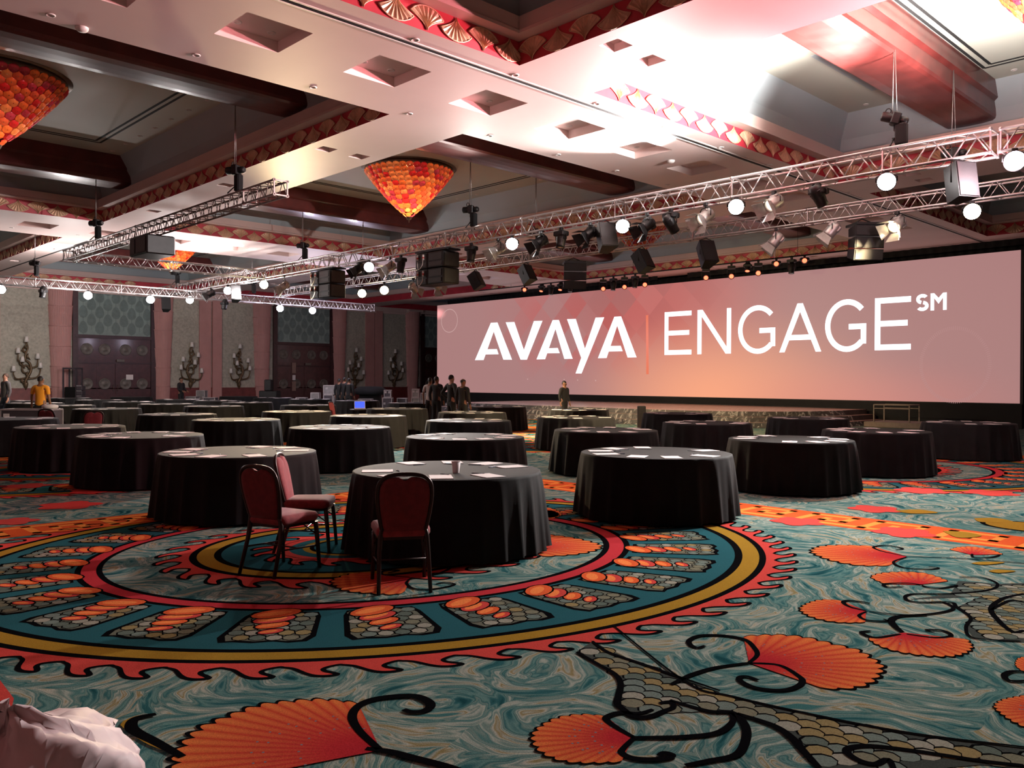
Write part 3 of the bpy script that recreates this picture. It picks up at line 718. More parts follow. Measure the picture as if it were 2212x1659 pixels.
# branching wall sconces with candle shades
M_BRONZE = mat('sconce_bronze', (0.13, 0.085, 0.045), 0.45, 0.5, var=0.3, scale=15)
M_SHADE = mat('candle_shade', (0.80, 0.77, 0.72), 0.6, var=0.05)
def sconce(y, flip, label):
    s = thing('wall_sconce', label, 'sconce', (XW, y, 2.45), 0, 'branching candle sconces')
    f = -1 if flip else 1
    stem = [(.06, 0, -1.25), (.10, .05 * f, -1.05), (.14, -.06 * f, -.75), (.14, -.22 * f, -.4), (.12, -.16 * f, -.05), (.12, .03 * f, .15), (.12, .02 * f, .45), (.12, -.08 * f, .75), (.12, 0, 1.05)]
    cs = catmull([Vector(p) for p in stem], 5); n = len(cs)
    ob('stem', MB().tube(cs, [.095 - .06 * i / n for i in range(n)], 7).mesh('stem', M_BRONZE), s)
    lf = MB().lathe([(.01, -1.42), (.09, -1.25), (.12, -1.1), (.07, -.95), (.02, -.85)], 10, ctr=(.07, 0, 0))
    ob('base_leaf', lf.mesh('base_leaf', M_BRONZE), s)
    r2 = [Vector((.12, .02 * f + .16 * math.cos(a) * f, -.35 + .2 * math.sin(a))) for a in [PI * k / 8 for k in range(-5, 9)]]
    ob('scroll', MB().tube(r2, .05, 6).mesh('scroll', M_BRONZE), s)
    for (ly, lz, la) in [(-.12, -.62, .6), (.10, -.15, -.7), (-.14, .3, .5), (.06, .62, -.5), (.1, -.95, -.4)]:
        pts = [(.15, (ly + .13 * (1 - abs(2 * t - 1)) * math.cos(la)) * f + (t - .5) * .1 * f, lz + (t - .5) * .34) for t in (0, .25, .5, .75, 1)]
        ob('leaf', MB().tube(pts, [.01, .05, .065, .045, .01], 6).mesh('leaf', M_BRONZE), s)
    shade = MB().lathe([(.06, .04), (.115, .04), (.07, .32)], 12, cap=True).mesh('shade', M_SHADE)
    for (a, bq, c) in [((-.05, -.85), (-.5, -.75), (-.62, -.32)), ((.0, -.8), (.45, -.85), (.6, -.5)), ((-.15, -.3), (-.45, -.2), (-.5, .15)), ((0, .1), (.35, .05), (.4, .42)), ((0, .2), (.3, -.05), (.2, -.02)), ((-.02, .7), (.1, .8), (.02, 1.0))]:
        P = [Vector((.12, a[0] * f, a[1])), Vector((.2, bq[0] * f, bq[1])), Vector((.24, c[0] * f, c[1] - .12)), Vector((.24, c[0] * f, c[1]))]
        br = ob('branch', MB().tube(catmull(P, 4), [.045] * 6 + [.034] * 7, 6).lathe([(.02, 0), (.09, .03), (.10, .05)], 10, ctr=(.24, c[0] * f, c[1])).mesh('branch', M_BRONZE), s)
        ob('shade', shade, br, (.24, c[0] * f, c[1]))
for px, fl, lb in [(55, True, 'bronze candle sconce on the wall behind the man in the grey shirt'), (410, False, 'bronze candle sconce beside the first double door, past its column'), (515, True, 'bronze candle sconce between pilaster and column by the equipment door'), (765, False, 'bronze candle sconce above the three men in black'), (850, True, 'bronze candle sconce nearest the screen on the dim wall')]:
    sconce(wy(px), fl, lb)

# ------------------------------------------------------------------ LED screen wall and stage
YS = 33.4
p00, p11 = onY(944, 848, YS), onY(2205, 539, YS)
SX0, SX1, SZ0, SZ1 = p00.x, p11.x, 0.90, 6.27
def screen_material():
    m, nt, b = new_mat('led_screen'); N = nt.nodes; L = nt.links
    tc = N.new('ShaderNodeTexCoord'); sp = N.new('ShaderNodeSeparateXYZ'); L.new(tc.outputs['Object'], sp.inputs[0])
    def ma(op, *a):
        n = N.new('ShaderNodeMath'); n.operation = op
        for i, x in enumerate(a):
            if hasattr(x, 'is_linked'): L.new(x, n.inputs[i])
            else: n.inputs[i].default_value = x
        return n.outputs[0]
    def blob(cx, cz, rx, rz):
        dx = ma('DIVIDE', ma('SUBTRACT', sp.outputs[0], cx), rx); dz = ma('DIVIDE', ma('SUBTRACT', sp.outputs[2], cz), rz)
        d = ma('SQRT', ma('ADD', ma('MULTIPLY', dx, dx), ma('MULTIPLY', dz, dz)))
        n = N.new('ShaderNodeMapRange'); n.interpolation_type = 'SMOOTHSTEP'; n.inputs[1].default_value = 1.0; n.inputs[2].default_value = 0.0; n.inputs[3].default_value = 0; n.inputs[4].default_value = 1
        L.new(d, n.inputs[0]); return n.outputs[0]
    def mixc(f, a, b_):
        n = N.new('ShaderNodeMix'); n.data_type = 'RGBA'; L.new(f, n.inputs[0])
        if hasattr(a, 'is_linked'): L.new(a, n.inputs[6])
        else: n.inputs[6].default_value = (*a, 1)
        if hasattr(b_, 'is_linked'): L.new(b_, n.inputs[7])
        else: n.inputs[7].default_value = (*b_, 1)
        return n.outputs[2]
    # diamonds: square Voronoi cells turned by 45 degrees
    u = ma('ADD', sp.outputs[0], sp.outputs[2]); v = ma('SUBTRACT', sp.outputs[0], sp.outputs[2])
    cb = N.new('ShaderNodeCombineXYZ'); L.new(u, cb.inputs[0]); L.new(v, cb.inputs[1])
    vo = N.new('ShaderNodeTexVoronoi'); vo.voronoi_dimensions = '2D'; vo.distance = 'CHEBYCHEV'; vo.inputs['Scale'].default_value = 0.62; vo.inputs['Randomness'].default_value = 0.0
    L.new(cb.outputs[0], vo.inputs['Vector']); s2 = N.new('ShaderNodeSeparateColor'); L.new(vo.outputs['Color'], s2.inputs[0])
    dia = ma('MULTIPLY', s2.outputs[0], blob(-29.0, 5.0, 9.5, 4.2))
    base = (0.40, 0.205, 0.20)
    c1 = mixc(ma('MULTIPLY', blob(-24.5, 5.2, 8.0, 4.6), 0.75), base, (0.62, 0.135, 0.115))
    c2 = mixc(ma('MULTIPLY', dia, 0.85), c1, (0.58, 0.075, 0.065))
    c3 = mixc(ma('MULTIPLY', ma('MULTIPLY', s2.outputs[1], blob(-27.0, 6.0, 9.0, 3.6)), 0.5), c2, (0.24, 0.115, 0.11))
    c4 = mixc(ma('MULTIPLY', blob(-21.5, 0.8, 9.5, 4.6), 0.95), c3, (0.93, 0.36, 0.20))
    c5 = mixc(ma('MULTIPLY', blob(-15.0, 0.8, 7.5, 2.2), 0.5), c4, (0.70, 0.23, 0.19))
    c6 = mixc(blob(SX0, 5.75, 1.0, 0.45), c5, (1.3, 0.5, 0.5))
    b.inputs['Base Color'].default_value = (0.02, 0.02, 0.02, 1); setin(b, Roughness=0.6)
    L.new(c6, b.inputs['Emission Color']); b.inputs['Emission Strength'].default_value = SCREEN_E
    return m
SCREEN_E = 1.0
M_SCR = screen_material(); M_LET = emit('letter_white', (0.93, 0.96, 1.0), 1.7); M_SEP = emit('letter_orange', (0.80, 0.16, 0.07), 1.0); M_PALE = emit('screen_pale', (0.62, 0.40, 0.38), 1.0); M_PALE2 = emit('screen_faint', (0.44, 0.232, 0.228), 1.0)
M_BLK = mat('black_metal', (0.010, 0.010, 0.011), 0.45, 0.3, var=0.3)
scr = thing('led_screen', 'wide LED screen showing AVAYA ENGAGE in white on red', 'screen', (0, YS, 0))
ob('display', MB().box((SX0, 0, SZ0), (SX1, .12, SZ1)).mesh('display', M_SCR), scr)
ob('screen_frame', MB().box((SX0 - .02, .02, SZ0 - .03), (SX1 + .09, .2, SZ0)).box((SX1, .02, SZ0), (SX1 + .09, .2, SZ1)).box((SX0 - .02, .121, SZ0), (SX1 + .02, .2, SZ1)).mesh('screen_frame', M_BLK), scr)
ob('screen_stand', MB().box((SX0, .04, 0), (SX1 + .06, .16, SZ0)).mesh('screen_stand', M_BLACKD), scr)
def flat(polys, name, m, parent=scr, dy=0.0):
    mb = MB()
    for P in polys:
        n = len(P); o = len(mb.v)
        mb.add([(p[0], -.012 - dy, p[1]) for p in P], [list(range(n))])
    return ob(name, mb.mesh(name, m), parent)
a5 = lambda x, y: (lambda q: (q.x, q.z))(onY(740 + x / 2.962, 540 + y / 2.962, YS))
AV = {'letter_a': [[(848, 705), (950, 466), (992, 464), (1085, 702), (1030, 702), (970, 535), (919, 634), (988, 634), (999, 667), (905, 668), (903, 704)][:0] or [(848, 705), (950, 466), (992, 464), (1085, 702), (1030, 702), (968, 522), (903, 704)], [(917, 636), (988, 634), (999, 667), (905, 668)]],
      'letter_v': [[(1045, 463), (1100, 461), (1161, 640), (1225, 455), (1280, 453), (1180, 702), (1140, 702)]],
      'letter_a2': [[(1242, 700), (1345, 449), (1385, 448), (1473, 696), (1420, 697), (1363, 505), (1297, 699)], [(1310, 629), (1378, 627), (1390, 660), (1297, 661)]],
      'letter_y': [[(1437, 443), (1493, 441), (1552, 632), (1620, 433), (1675, 431), (1530, 790), (1492, 790), (1528, 690)]],
      'letter_a3': [[(1635, 692), (1740, 427), (1783, 425), (1882, 687), (1825, 688), (1758, 484), (1690, 691)], [(1703, 615), (1780, 613), (1793, 648), (1690, 650)]]}
for k, ps in AV.items(): flat([[a5(*p) for p in P] for P in ps], 'letter', M_LET)
flat([[a5(1942, 418), a5(1957, 416), a5(1960, 795), a5(1944, 795)]], 'separator_bar', M_SEP)
ZT, ZB = onY(1890, 644.6, YS).z, onY(1890, 756.7, YS).z; sxp = lambda px: onY(px, 700, YS).x
SW = 0.22
def bar(x0, z0, x1, z1, w=None):
    w = w or SW; a, b = Vector((x0, z0)), Vector((x1, z1)); t = (b - a).normalized(); n = Vector((-t.y, t.x)) * w / 2
    return [tuple(a + n), tuple(a - n), tuple(b - n), tuple(b + n)]
def rect(x0, z0, x1, z1): return [(x0, z0), (x1, z0), (x1, z1), (x0, z1)]
def L_E(x0, x1, zb, zt): return [rect(x0, zb, x0 + SW, zt), rect(x0, zt - SW, x1, zt), rect(x0, zb, x1, zb + SW), rect(x0, (zb + zt) / 2 - SW * .45, x1 - .12, (zb + zt) / 2 + SW * .55)]
def L_N(x0, x1, zb, zt): return [rect(x0, zb, x0 + SW, zt), rect(x1 - SW, zb, x1, zt), [(x0, zt), (x0 + SW * 1.25, zt), (x1, zb), (x1 - SW * 1.25, zb)]]
def L_A(x0, x1, zb, zt):
    c = (x0 + x1) / 2; h = zt - zb; q = .30
    return [[(x0, zb), (x0 + SW * 1.1, zb), (c, zt - SW * 1.6), (x1 - SW * 1.1, zb), (x1, zb), (c + SW * .55, zt), (c - SW * .55, zt)], [(x0 + .26 * (c - x0) + .0, zb + q * h - SW / 2), (x1 - .26 * (x1 - c), zb + q * h - SW / 2), (x1 - .30 * (x1 - c) - .08, zb + q * h + SW / 2), (x0 + .30 * (c - x0) + .08, zb + q * h + SW / 2)]]
def arc_strip(cx, cz, rx, rz, a0, a1, w, n=40):
    out = []
    for i in range(n):
        t0, t1 = math.radians(a0 + (a1 - a0) * i / n), math.radians(a0 + (a1 - a0) * (i + 1) / n)
        out.append([(cx + rx * math.cos(t0), cz + rz * math.sin(t0)), (cx + rx * math.cos(t1), cz + rz * math.sin(t1)), (cx + (rx - w) * math.cos(t1), cz + (rz - w) * math.sin(t1)), (cx + (rx - w) * math.cos(t0), cz + (rz - w) * math.sin(t0))])
    return out
def L_G(x0, x1, zb, zt):
    cz, rz, rx = (zb + zt) / 2, (zt - zb) / 2 + .04, (x1 - x0) * .54; cx = x0 + rx
    zr = cz + .02; xr = x1
    P = arc_strip(cx, cz, rx, rz, 42, 318, SW)
    e = P[-1]; P.append(rect(xr - SW, cz - rz * .70, xr, cz + .06)); P.append([e[1], (xr, cz - rz * .66), (xr - SW, cz - rz * .60), e[2]])
    P.append(rect(cx + rx * .08, cz - SW + .06, xr, cz + .06)); return P
for fn, a, b_ in [(L_E, 1436, 1494), (L_N, 1507, 1579.6), (L_G, 1594.7, 1675), (L_A, 1684, 1774.6), (L_G, 1782.7, 1871.5), (L_E, 1890, 1968)]:
    flat(fn(sxp(a), sxp(b_), ZB, ZT), 'letter', M_LET)
z0, z1 = onY(2010, 671, YS).z, onY(2010, 634, YS).z; SW_ = SW; SW = .13
xa_, xb_ = sxp(1979), sxp(2006); cxs = (xa_ + xb_) / 2; rr = (xb_ - xa_) / 2; hz = (z1 - z0) / 4 + SW * .25
flat(arc_strip(cxs, z1 - hz, rr, hz, 35, 255, SW) + arc_strip(cxs, z0 + hz, rr, hz, -145, 80, SW), 'letter', M_LET)
xa_, xb_ = sxp(2010), sxp(2045); cm_ = (xa_ + xb_) / 2
flat([rect(xa_, z0, xa_ + SW, z1), rect(xb_ - SW, z0, xb_, z1), [(xa_, z1), (xa_ + SW, z1), (cm_, z0 + .46), (cm_, z0 + .24)], [(xb_, z1), (cm_, z0 + .24), (cm_, z0 + .46), (xb_ - SW, z1)]], 'letter', M_LET)
SW = SW_
q = onY(971, 693, YS); flat(arc_strip(q.x, q.z, .78, .72, 0, 360, .035, 60), 'thin_circle', M_PALE)
q = onY(2062, 788, YS); tk = []
for k in range(110):
    a = 2 * PI * k / 110; c_, s_ = math.cos(a), math.sin(a); n_ = .012
    tk.append([(q.x + 1.12 * c_ - n_ * s_, q.z + 1.28 * s_ + n_ * c_), (q.x + 1.24 * c_ - n_ * s_, q.z + 1.42 * s_ + n_ * c_), (q.x + 1.24 * c_ + n_ * s_, q.z + 1.42 * s_ - n_ * c_), (q.x + 1.12 * c_ + n_ * s_, q.z + 1.28 * s_ - n_ * c_)])
flat(tk, 'tick_circle', M_PALE2)
for x, y in [(1140, 819), (1219, 820), (1248, 821), (1287, 822)]:
    q = onY(x, y, YS); flat([rect(q.x - .03, q.z - .03, q.x + .03, q.z + .03)], 'sparkle', M_PALE)

# pleated black drapes behind and above the screen
def drape(x0, x1, y, z0_, z1_, amp=.06, pitch=.35):
    n = int((x1 - x0) / pitch * 4); A = []; B = []
    for i in range(n + 1):
        x = x0 + (x1 - x0) * i / n; yy = y + amp * math.sin(2 * PI * i / 4 + .3 * math.sin(i)); A.append((x, yy, z0_)); B.append((x, yy, z1_))
    return MB().rings([A, B], closed=False, sm=True)
tag(ob('backdrop_drape', drape(SX0 + .1, XE - .1, YS + .75, 0, ZS - .02).mesh('backdrop_drape', M_BLACKD)), 'black pleated drape hanging behind the LED screen', 'drape')
tag(ob('valance_drape', drape(-33.5, -24.3, YS - .35, 6.45, ZS - .02, .03).mesh('valance_drape', M_BLACKD)), 'black valance drape above the AVAYA half of the screen', 'drape')
tag(ob('valance_drape', drape(-22.6, XE - .1, YS - .35, 6.40, ZS - .02, .03).mesh('valance_drape', M_BLACKD)), 'black valance drape above the ENGAGE half of the screen', 'drape')

# stage: three levels with a rounded right-hand corner, wrapped in clear plastic film
M_STAGE = mat('stage_deck', (0.42, 0.24, 0.19), 0.3, var=0.15, scale=3, coat=0.3)
M_RISER = mat('stage_riser', (0.045, 0.042, 0.040), 0.5, var=0.3, scale=3)
def stage_outline(grow, n=14):
    P = [(-31.5 - grow, YS - .2), (-31.5 - grow, 26.1 - grow)]
    for k in range(n + 1):
        a = -PI / 2 + (PI / 2) * k / n
        P.append((-19.6 + (5.3 + grow) * math.cos(a) ** .8 if k < n else -19.6 + 5.3 + grow, 31.0 + (4.9 + grow) * math.sin(a)))
    P.append((-14.3 + grow, YS - .2)); return P
stg = thing('stage', 'low stepped stage wrapped in crinkled clear plastic below the screen', 'stage')
for k, (zt_, zb_, g) in enumerate([(.56, .001, 0.0), (.372, .001, .35), (.186, .001, .70)]):
    P = stage_outline(g); n = len(P); mb = MB()
    mb.add([(x, y, zb_) for x, y in P] + [(x, y, zt_) for x, y in P], [list(range(n, 2 * n))]); mb.add([], [])
    for j in range(n): mb.f.append([j, (j + 1) % n, n + (j + 1) % n, n + j]); mb.m.append(1); mb.c.append(None); mb.smooth.append(False)
    ob(['deck', 'step', 'step'][k], mb.mesh('deck', [M_STAGE, M_RISER]), stg)
def film_material():
    m, nt, b = new_mat('clear_film'); N = nt.nodes; L = nt.links
    setin(b, Roughness=0.16); b.inputs['Base Color'].default_value = (0.62, 0.58, 0.54, 1); b.inputs['Alpha'].default_value = 0.42
    tc = N.new('ShaderNodeTexCoord'); n = N.new('ShaderNodeTexNoise'); n.inputs['Scale'].default_value = 3.2; n.inputs['Detail'].default_value = 5; n.inputs['Distortion'].default_value = 1.6
    mp_ = N.new('ShaderNodeMapping'); mp_.inputs['Scale'].default_value = (1.8, 1.2, 0.35); L.new(tc.outputs['Object'], mp_.inputs[0]); L.new(mp_.outputs[0], n.inputs['Vector']); bp = N.new('ShaderNodeBump'); bp.inputs['Strength'].default_value = 0.9; bp.inputs['Distance'].default_value = 0.06
    L.new(n.outputs[0], bp.inputs['Height']); L.new(bp.outputs[0], b.inputs['Normal'])
    r = ramp(nt, [(0.50, (0.03, 0.03, 0.03)), (0.56, (0.20, 0.20, 0.20)), (0.62, (0.55, 0.55, 0.55)), (0.68, (0.08, 0.08, 0.08))]); L.new(n.outputs[0], r.inputs[0]); L.new(r.outputs[0], b.inputs['Alpha'])  # thin pale streaks in the alpha paint the film's glimmering highlights
    return m
M_FILM = film_material(); rnd = random.Random(21)
film = MB(); lines = []
for g, z in [(-2.2, .575), (-.9, .572), (-.05, .578), (.02, .56), (.10, .46), (.16, .39), (.33, .388), (.38, .375), (.46, .28), (.50, .2), (.69, .20), (.74, .185), (.80, .08), (.95, .012)]:
    P = stage_outline(g, 40)[1:]; row = []
    for i in range(len(P) - 1):
        m_ = 60 if i == 0 else 1
        for k in range(m_):
            t = k / m_; x = P[i][0] * (1 - t) + P[i + 1][0] * t; y = P[i][1] * (1 - t) + P[i + 1][1] * t; w = .010 if z > .03 else .003
            row.append((x + rnd.uniform(-w, w), y + rnd.uniform(-w, w), z + abs(rnd.uniform(0, w))))
    lines.append(row)
film.rings(lines, closed=False, sm=True)
ob('plastic_film', film.mesh('plastic_film', M_FILM), stg)
ob('plastic_film', MB().rings([[(x, y, .582 + rnd.uniform(0, .02)) for x in [-31.3 + k * .85 for k in range(20)]] for y in (28.35, 29.5, 30.6, 31.8, YS - .25)], closed=False, sm=True).mesh('plastic_film', M_FILM), stg)
# low riser and bare metal frame right of the stage
tag(ob('low_riser', MB().bbox((-13.3, 30.6, 0), (-8.8, 32.4, .2), .02).mesh('low_riser', mat('riser_board', (0.16, 0.12, 0.10), 0.7))), 'low brown riser platform under the bare metal frame', 'platform')
M_STEEL = mat('bare_steel', (0.16, 0.13, 0.11), 0.4, 0.7)
q = ray(1937, 821); q = q / q.dot(FW) * 30.5
fr = thing('metal_frame', 'bare metal table frame on the low riser right of stage', 'frame', (q.x, q.y, .2))
for x in (-.62, .62):
    for y in (-.45, .45): ob('leg', MB().box((x - .02, y - .02, 0), (x + .02, y + .02, .62)).mesh('leg', M_STEEL), fr)
ob('top_rails', MB().box((-.62, -.47, .60), (.62, -.43, .635)).box((-.62, .43, .60), (.62, .47, .635)).box((-.64, -.45, .60), (-.60, .45, .635)).box((.60, -.45, .60), (.64, .45, .635)).box((-.62, -.465, .47), (.62, -.435, .50)).box((-.62, .435, .47), (.62, .465, .50)).mesh('top_rails', M_STEEL), fr)

# ------------------------------------------------------------------ banquet tables
M_CLOTH = mat('black_tablecloth', (0.0062, 0.0062, 0.0068), 0.75, var=0.25, scale=5, sheen=0.05, spec=0.18, bump=0.15, bscale=400)
M_TABLEW = mat('table_plywood', (0.25, 0.16, 0.09), 0.6)
def cloth_mesh(seed):
    rn = random.Random(seed); n = 192; R = []; ph = [rn.uniform(0, 6.28) for _ in range(4)]; nf = rn.choice([22, 24, 26])
    for r in (.0005, .4, .75, .905): R.append([(r * math.cos(2 * PI * j / n), r * math.sin(2 * PI * j / n), .765) for j in range(n)])
    for t in (0, .03, .08, .18, .32, .48, .64, .8, .92, 1.0):
        row = []
        for j in range(n):
            a = 2 * PI * j / n
            w_ = nf * a + ph[0] + 1.1 * math.sin(3 * a + ph[1]); fold = 1.5 * (.5 + .5 * math.sin(w_)) ** 3 - .45 + .30 * math.sin((nf - 9) * a + ph[2]) + .25 * math.sin(7 * a + ph[3])
            r = .918 + .008 * min(1, t * 8) + .055 * t + .046 * (t ** .7) * fold * (.5 + .5 * (.5 + .5 * math.sin(2 * a + ph[1])))
            z = .760 - .012 * min(1, t * 12) - (.740 - .012) * t + (.012 * abs(math.sin(5 * a + ph[2])) if t == 1.0 else 0)
            row.append((r * math.cos(a), r * math.sin(a), max(.006, z)))
        R.append(row)
    return MB().rings(R, sm=True).mesh('tablecloth', M_CLOTH)
CLOTHS = [cloth_mesh(s) for s in range(5)]
TOPM = MB().lathe([(.0005, .735), (.90, .735), (.905, .745), (.905, .757), (.90, .760), (.0005, .760)], 40).mesh('table_top', M_TABLEW)
TLEG = MB().lathe([(.018, 0), (.018, .735)], 8, cap=True).mesh('leg', M_BLK)
TPX = dict(A=(768, 1164, 1015), B=(349, 683, 976), C=(1256, 1577, 978), D=(879, 1131, 943.3), E=(1201, 1416, 929), F=(1572, 1843, 949), G=(1775, 2010, 930.5), H=(1988, 2196, 913.5),
    I=(168, 443, 940), J=(31, 274, 921.5), L=(416, 606, 906.5), M=(299, 469, 895), N=(625, 844, 923), O=(567, 716, 889), P=(714, 877, 898), Q=(793, 922.6, 883), R=(837.6, 942, 870.5),
    S=(948, 1092, 891), T=(923, 1101.6, 908.5), U=(1017.5, 1134, 879), V=(1185, 1314, 885), W=(1162.6, 1326, 901.5), X=(1390, 1537, 893), Y=(1427, 1626, 913.3), Z=(1660, 1831, 903.5),
    AA=(157, 307, 883), CC=(11, 141, 871), DD=(221.5, 334.5, 868), EE=(161, 267, 864), GG=(240.5, 328, 857.7), II=(298, 420, 872.7), JJ=(398, 527, 877.6), KK=(339, 434, 863), LL=(418.6, 522.6, 865.5),
    MM=(479.4, 590, 869.5), NN=(474, 557, 856.6), OO=(548, 633, 859.5), PP=(625, 717, 862.5), QQ=(612, 720, 875.3), RR=(722.5, 819, 865.7))
TPOS = {k: onz((a + b_) / 2, y, .76) for k, (a, b_, y) in TPX.items()}
for k, (x, y) in dict(K=(-20.9, 5.0), BB=(-30.1, 8.75), HH=(-37.3, 8.8), FF=(-41.0, 12.1)).items(): TPOS[k] = Vector((x, y, 0))
ROWS = [19.8, 15.5, 12.1, 8.75, 5.1]; COLS = [-6.45, -10.0, -13.75, -17.4, -21.1, -26.3, -30.2, -33.7, -37.2, -41.2]
TW = {}; rnd = random.Random(2)
SPECIAL = {'A': 'black-clothed round table holding a white paper cup, red chair behind it', 'B': 'black-clothed round table that a red chair has been pulled away from', 'H': 'black-clothed round table standing by the bare metal frame, last of its row', 'N': 'black-clothed round table with the warm spotlight patch on its bare top'}
for k, p in TPOS.items():
    ri = min(range(5), key=lambda i: abs(ROWS[i] - p.y)); ci = min(range(10), key=lambda i: abs(COLS[i] - p.x))
    where = '%s row from stage, %s from end opposite door wall' % (ordn(ri), ordn(ci)); TW[k] = where
    lab = SPECIAL.get(k, 'round black-clothed table, ' + where)
    t = thing('banquet_table', lab, 'table', (p.x, p.y, 0), rnd.uniform(0, 6.28), 'black-clothed round banquet tables')
    ob('tablecloth', CLOTHS[rnd.randrange(5)], t); ob('table_top', TOPM, t)
    for a in range(4): ob('leg', TLEG, t, (.62 * math.cos(a * PI / 2), .62 * math.sin(a * PI / 2), 0))

# notepads (with pens on the nearest tables), ten places with two left empty
NOTE = MB().bbox((-.105, -.148, 0), (.105, .148, .006), .002).box((-.105, .128, .006), (.105, .148, .0075)).mesh('notepad', M_PAPER)
M_PEN = mat('pen_blue_grey', (0.10, 0.13, 0.17), 0.3, 0.3)
PENM = MB().tube([(0, -.07, .006), (0, .055, .006), (0, .07, .006)], [.005, .005, .002], 6).mesh('pen', M_PEN)
TT = {'A': 'the table with the paper cup', 'B': 'the table a red chair was pulled from', 'H': 'the table by the bare metal frame', 'N': 'the table under the warm spotlight'}
npad = 0
order = sorted(TPOS, key=lambda k: TPOS[k].length)
for ti, k in enumerate(order):
    p = TPOS[k]; seats = 10; a0 = rnd.uniform(0, .6); skip = rnd.sample(range(10), 2 if ti < 22 else 4)
    for s in range(seats):
        if s in skip or npad >= 296: continue
        a = a0 + 2 * PI * s / seats + rnd.uniform(-.05, .05); r = .70 + rnd.uniform(-.03, .02)
        nt_ = ob('notepad', NOTE, None, (p.x + r * math.cos(a), p.y + r * math.sin(a), .7652), (0, 0, a + PI / 2 + rnd.uniform(-.25, .25))); npad += 1
        w = TT.get(k) or ('table, ' + TW[k])
        tag(nt_, 'white notepad on ' + w, 'notepad', 'notepads on ' + w)
        if ti < 9:
            pn = ob('pen', PENM, None, (p.x + (r - .19) * math.cos(a + .03), p.y + (r - .19) * math.sin(a + .03), .7652), (0, 0, a + PI / 2 + rnd.uniform(-.9, .9) + 1.3))
            tag(pn, 'slim pen on ' + w, 'pen', 'pens on ' + w)
q = onz(985, 1022, .7652)
M_CUP = mat('cup_white', (0.72, 0.66, 0.67), 0.6, var=0.03)
cup = thing('paper_cup', 'white paper cup standing on the black table', 'cup', (q.x, q.y, .7653))
ob('cup_wall', MB().lathe([(.0005, .004), (.028, .004), (.030, 0), (.031, .004), (.043, .112), (.0415, .112), (.029, .01), (.0005, .01)], 28).mesh('cup_wall', M_CUP), cup)
ob('rim', MB().lathe([(.041, .110), (.0445, .109), (.046, .112), (.0445, .115), (.0415, .113)], 28).mesh('rim', M_CUP), cup)

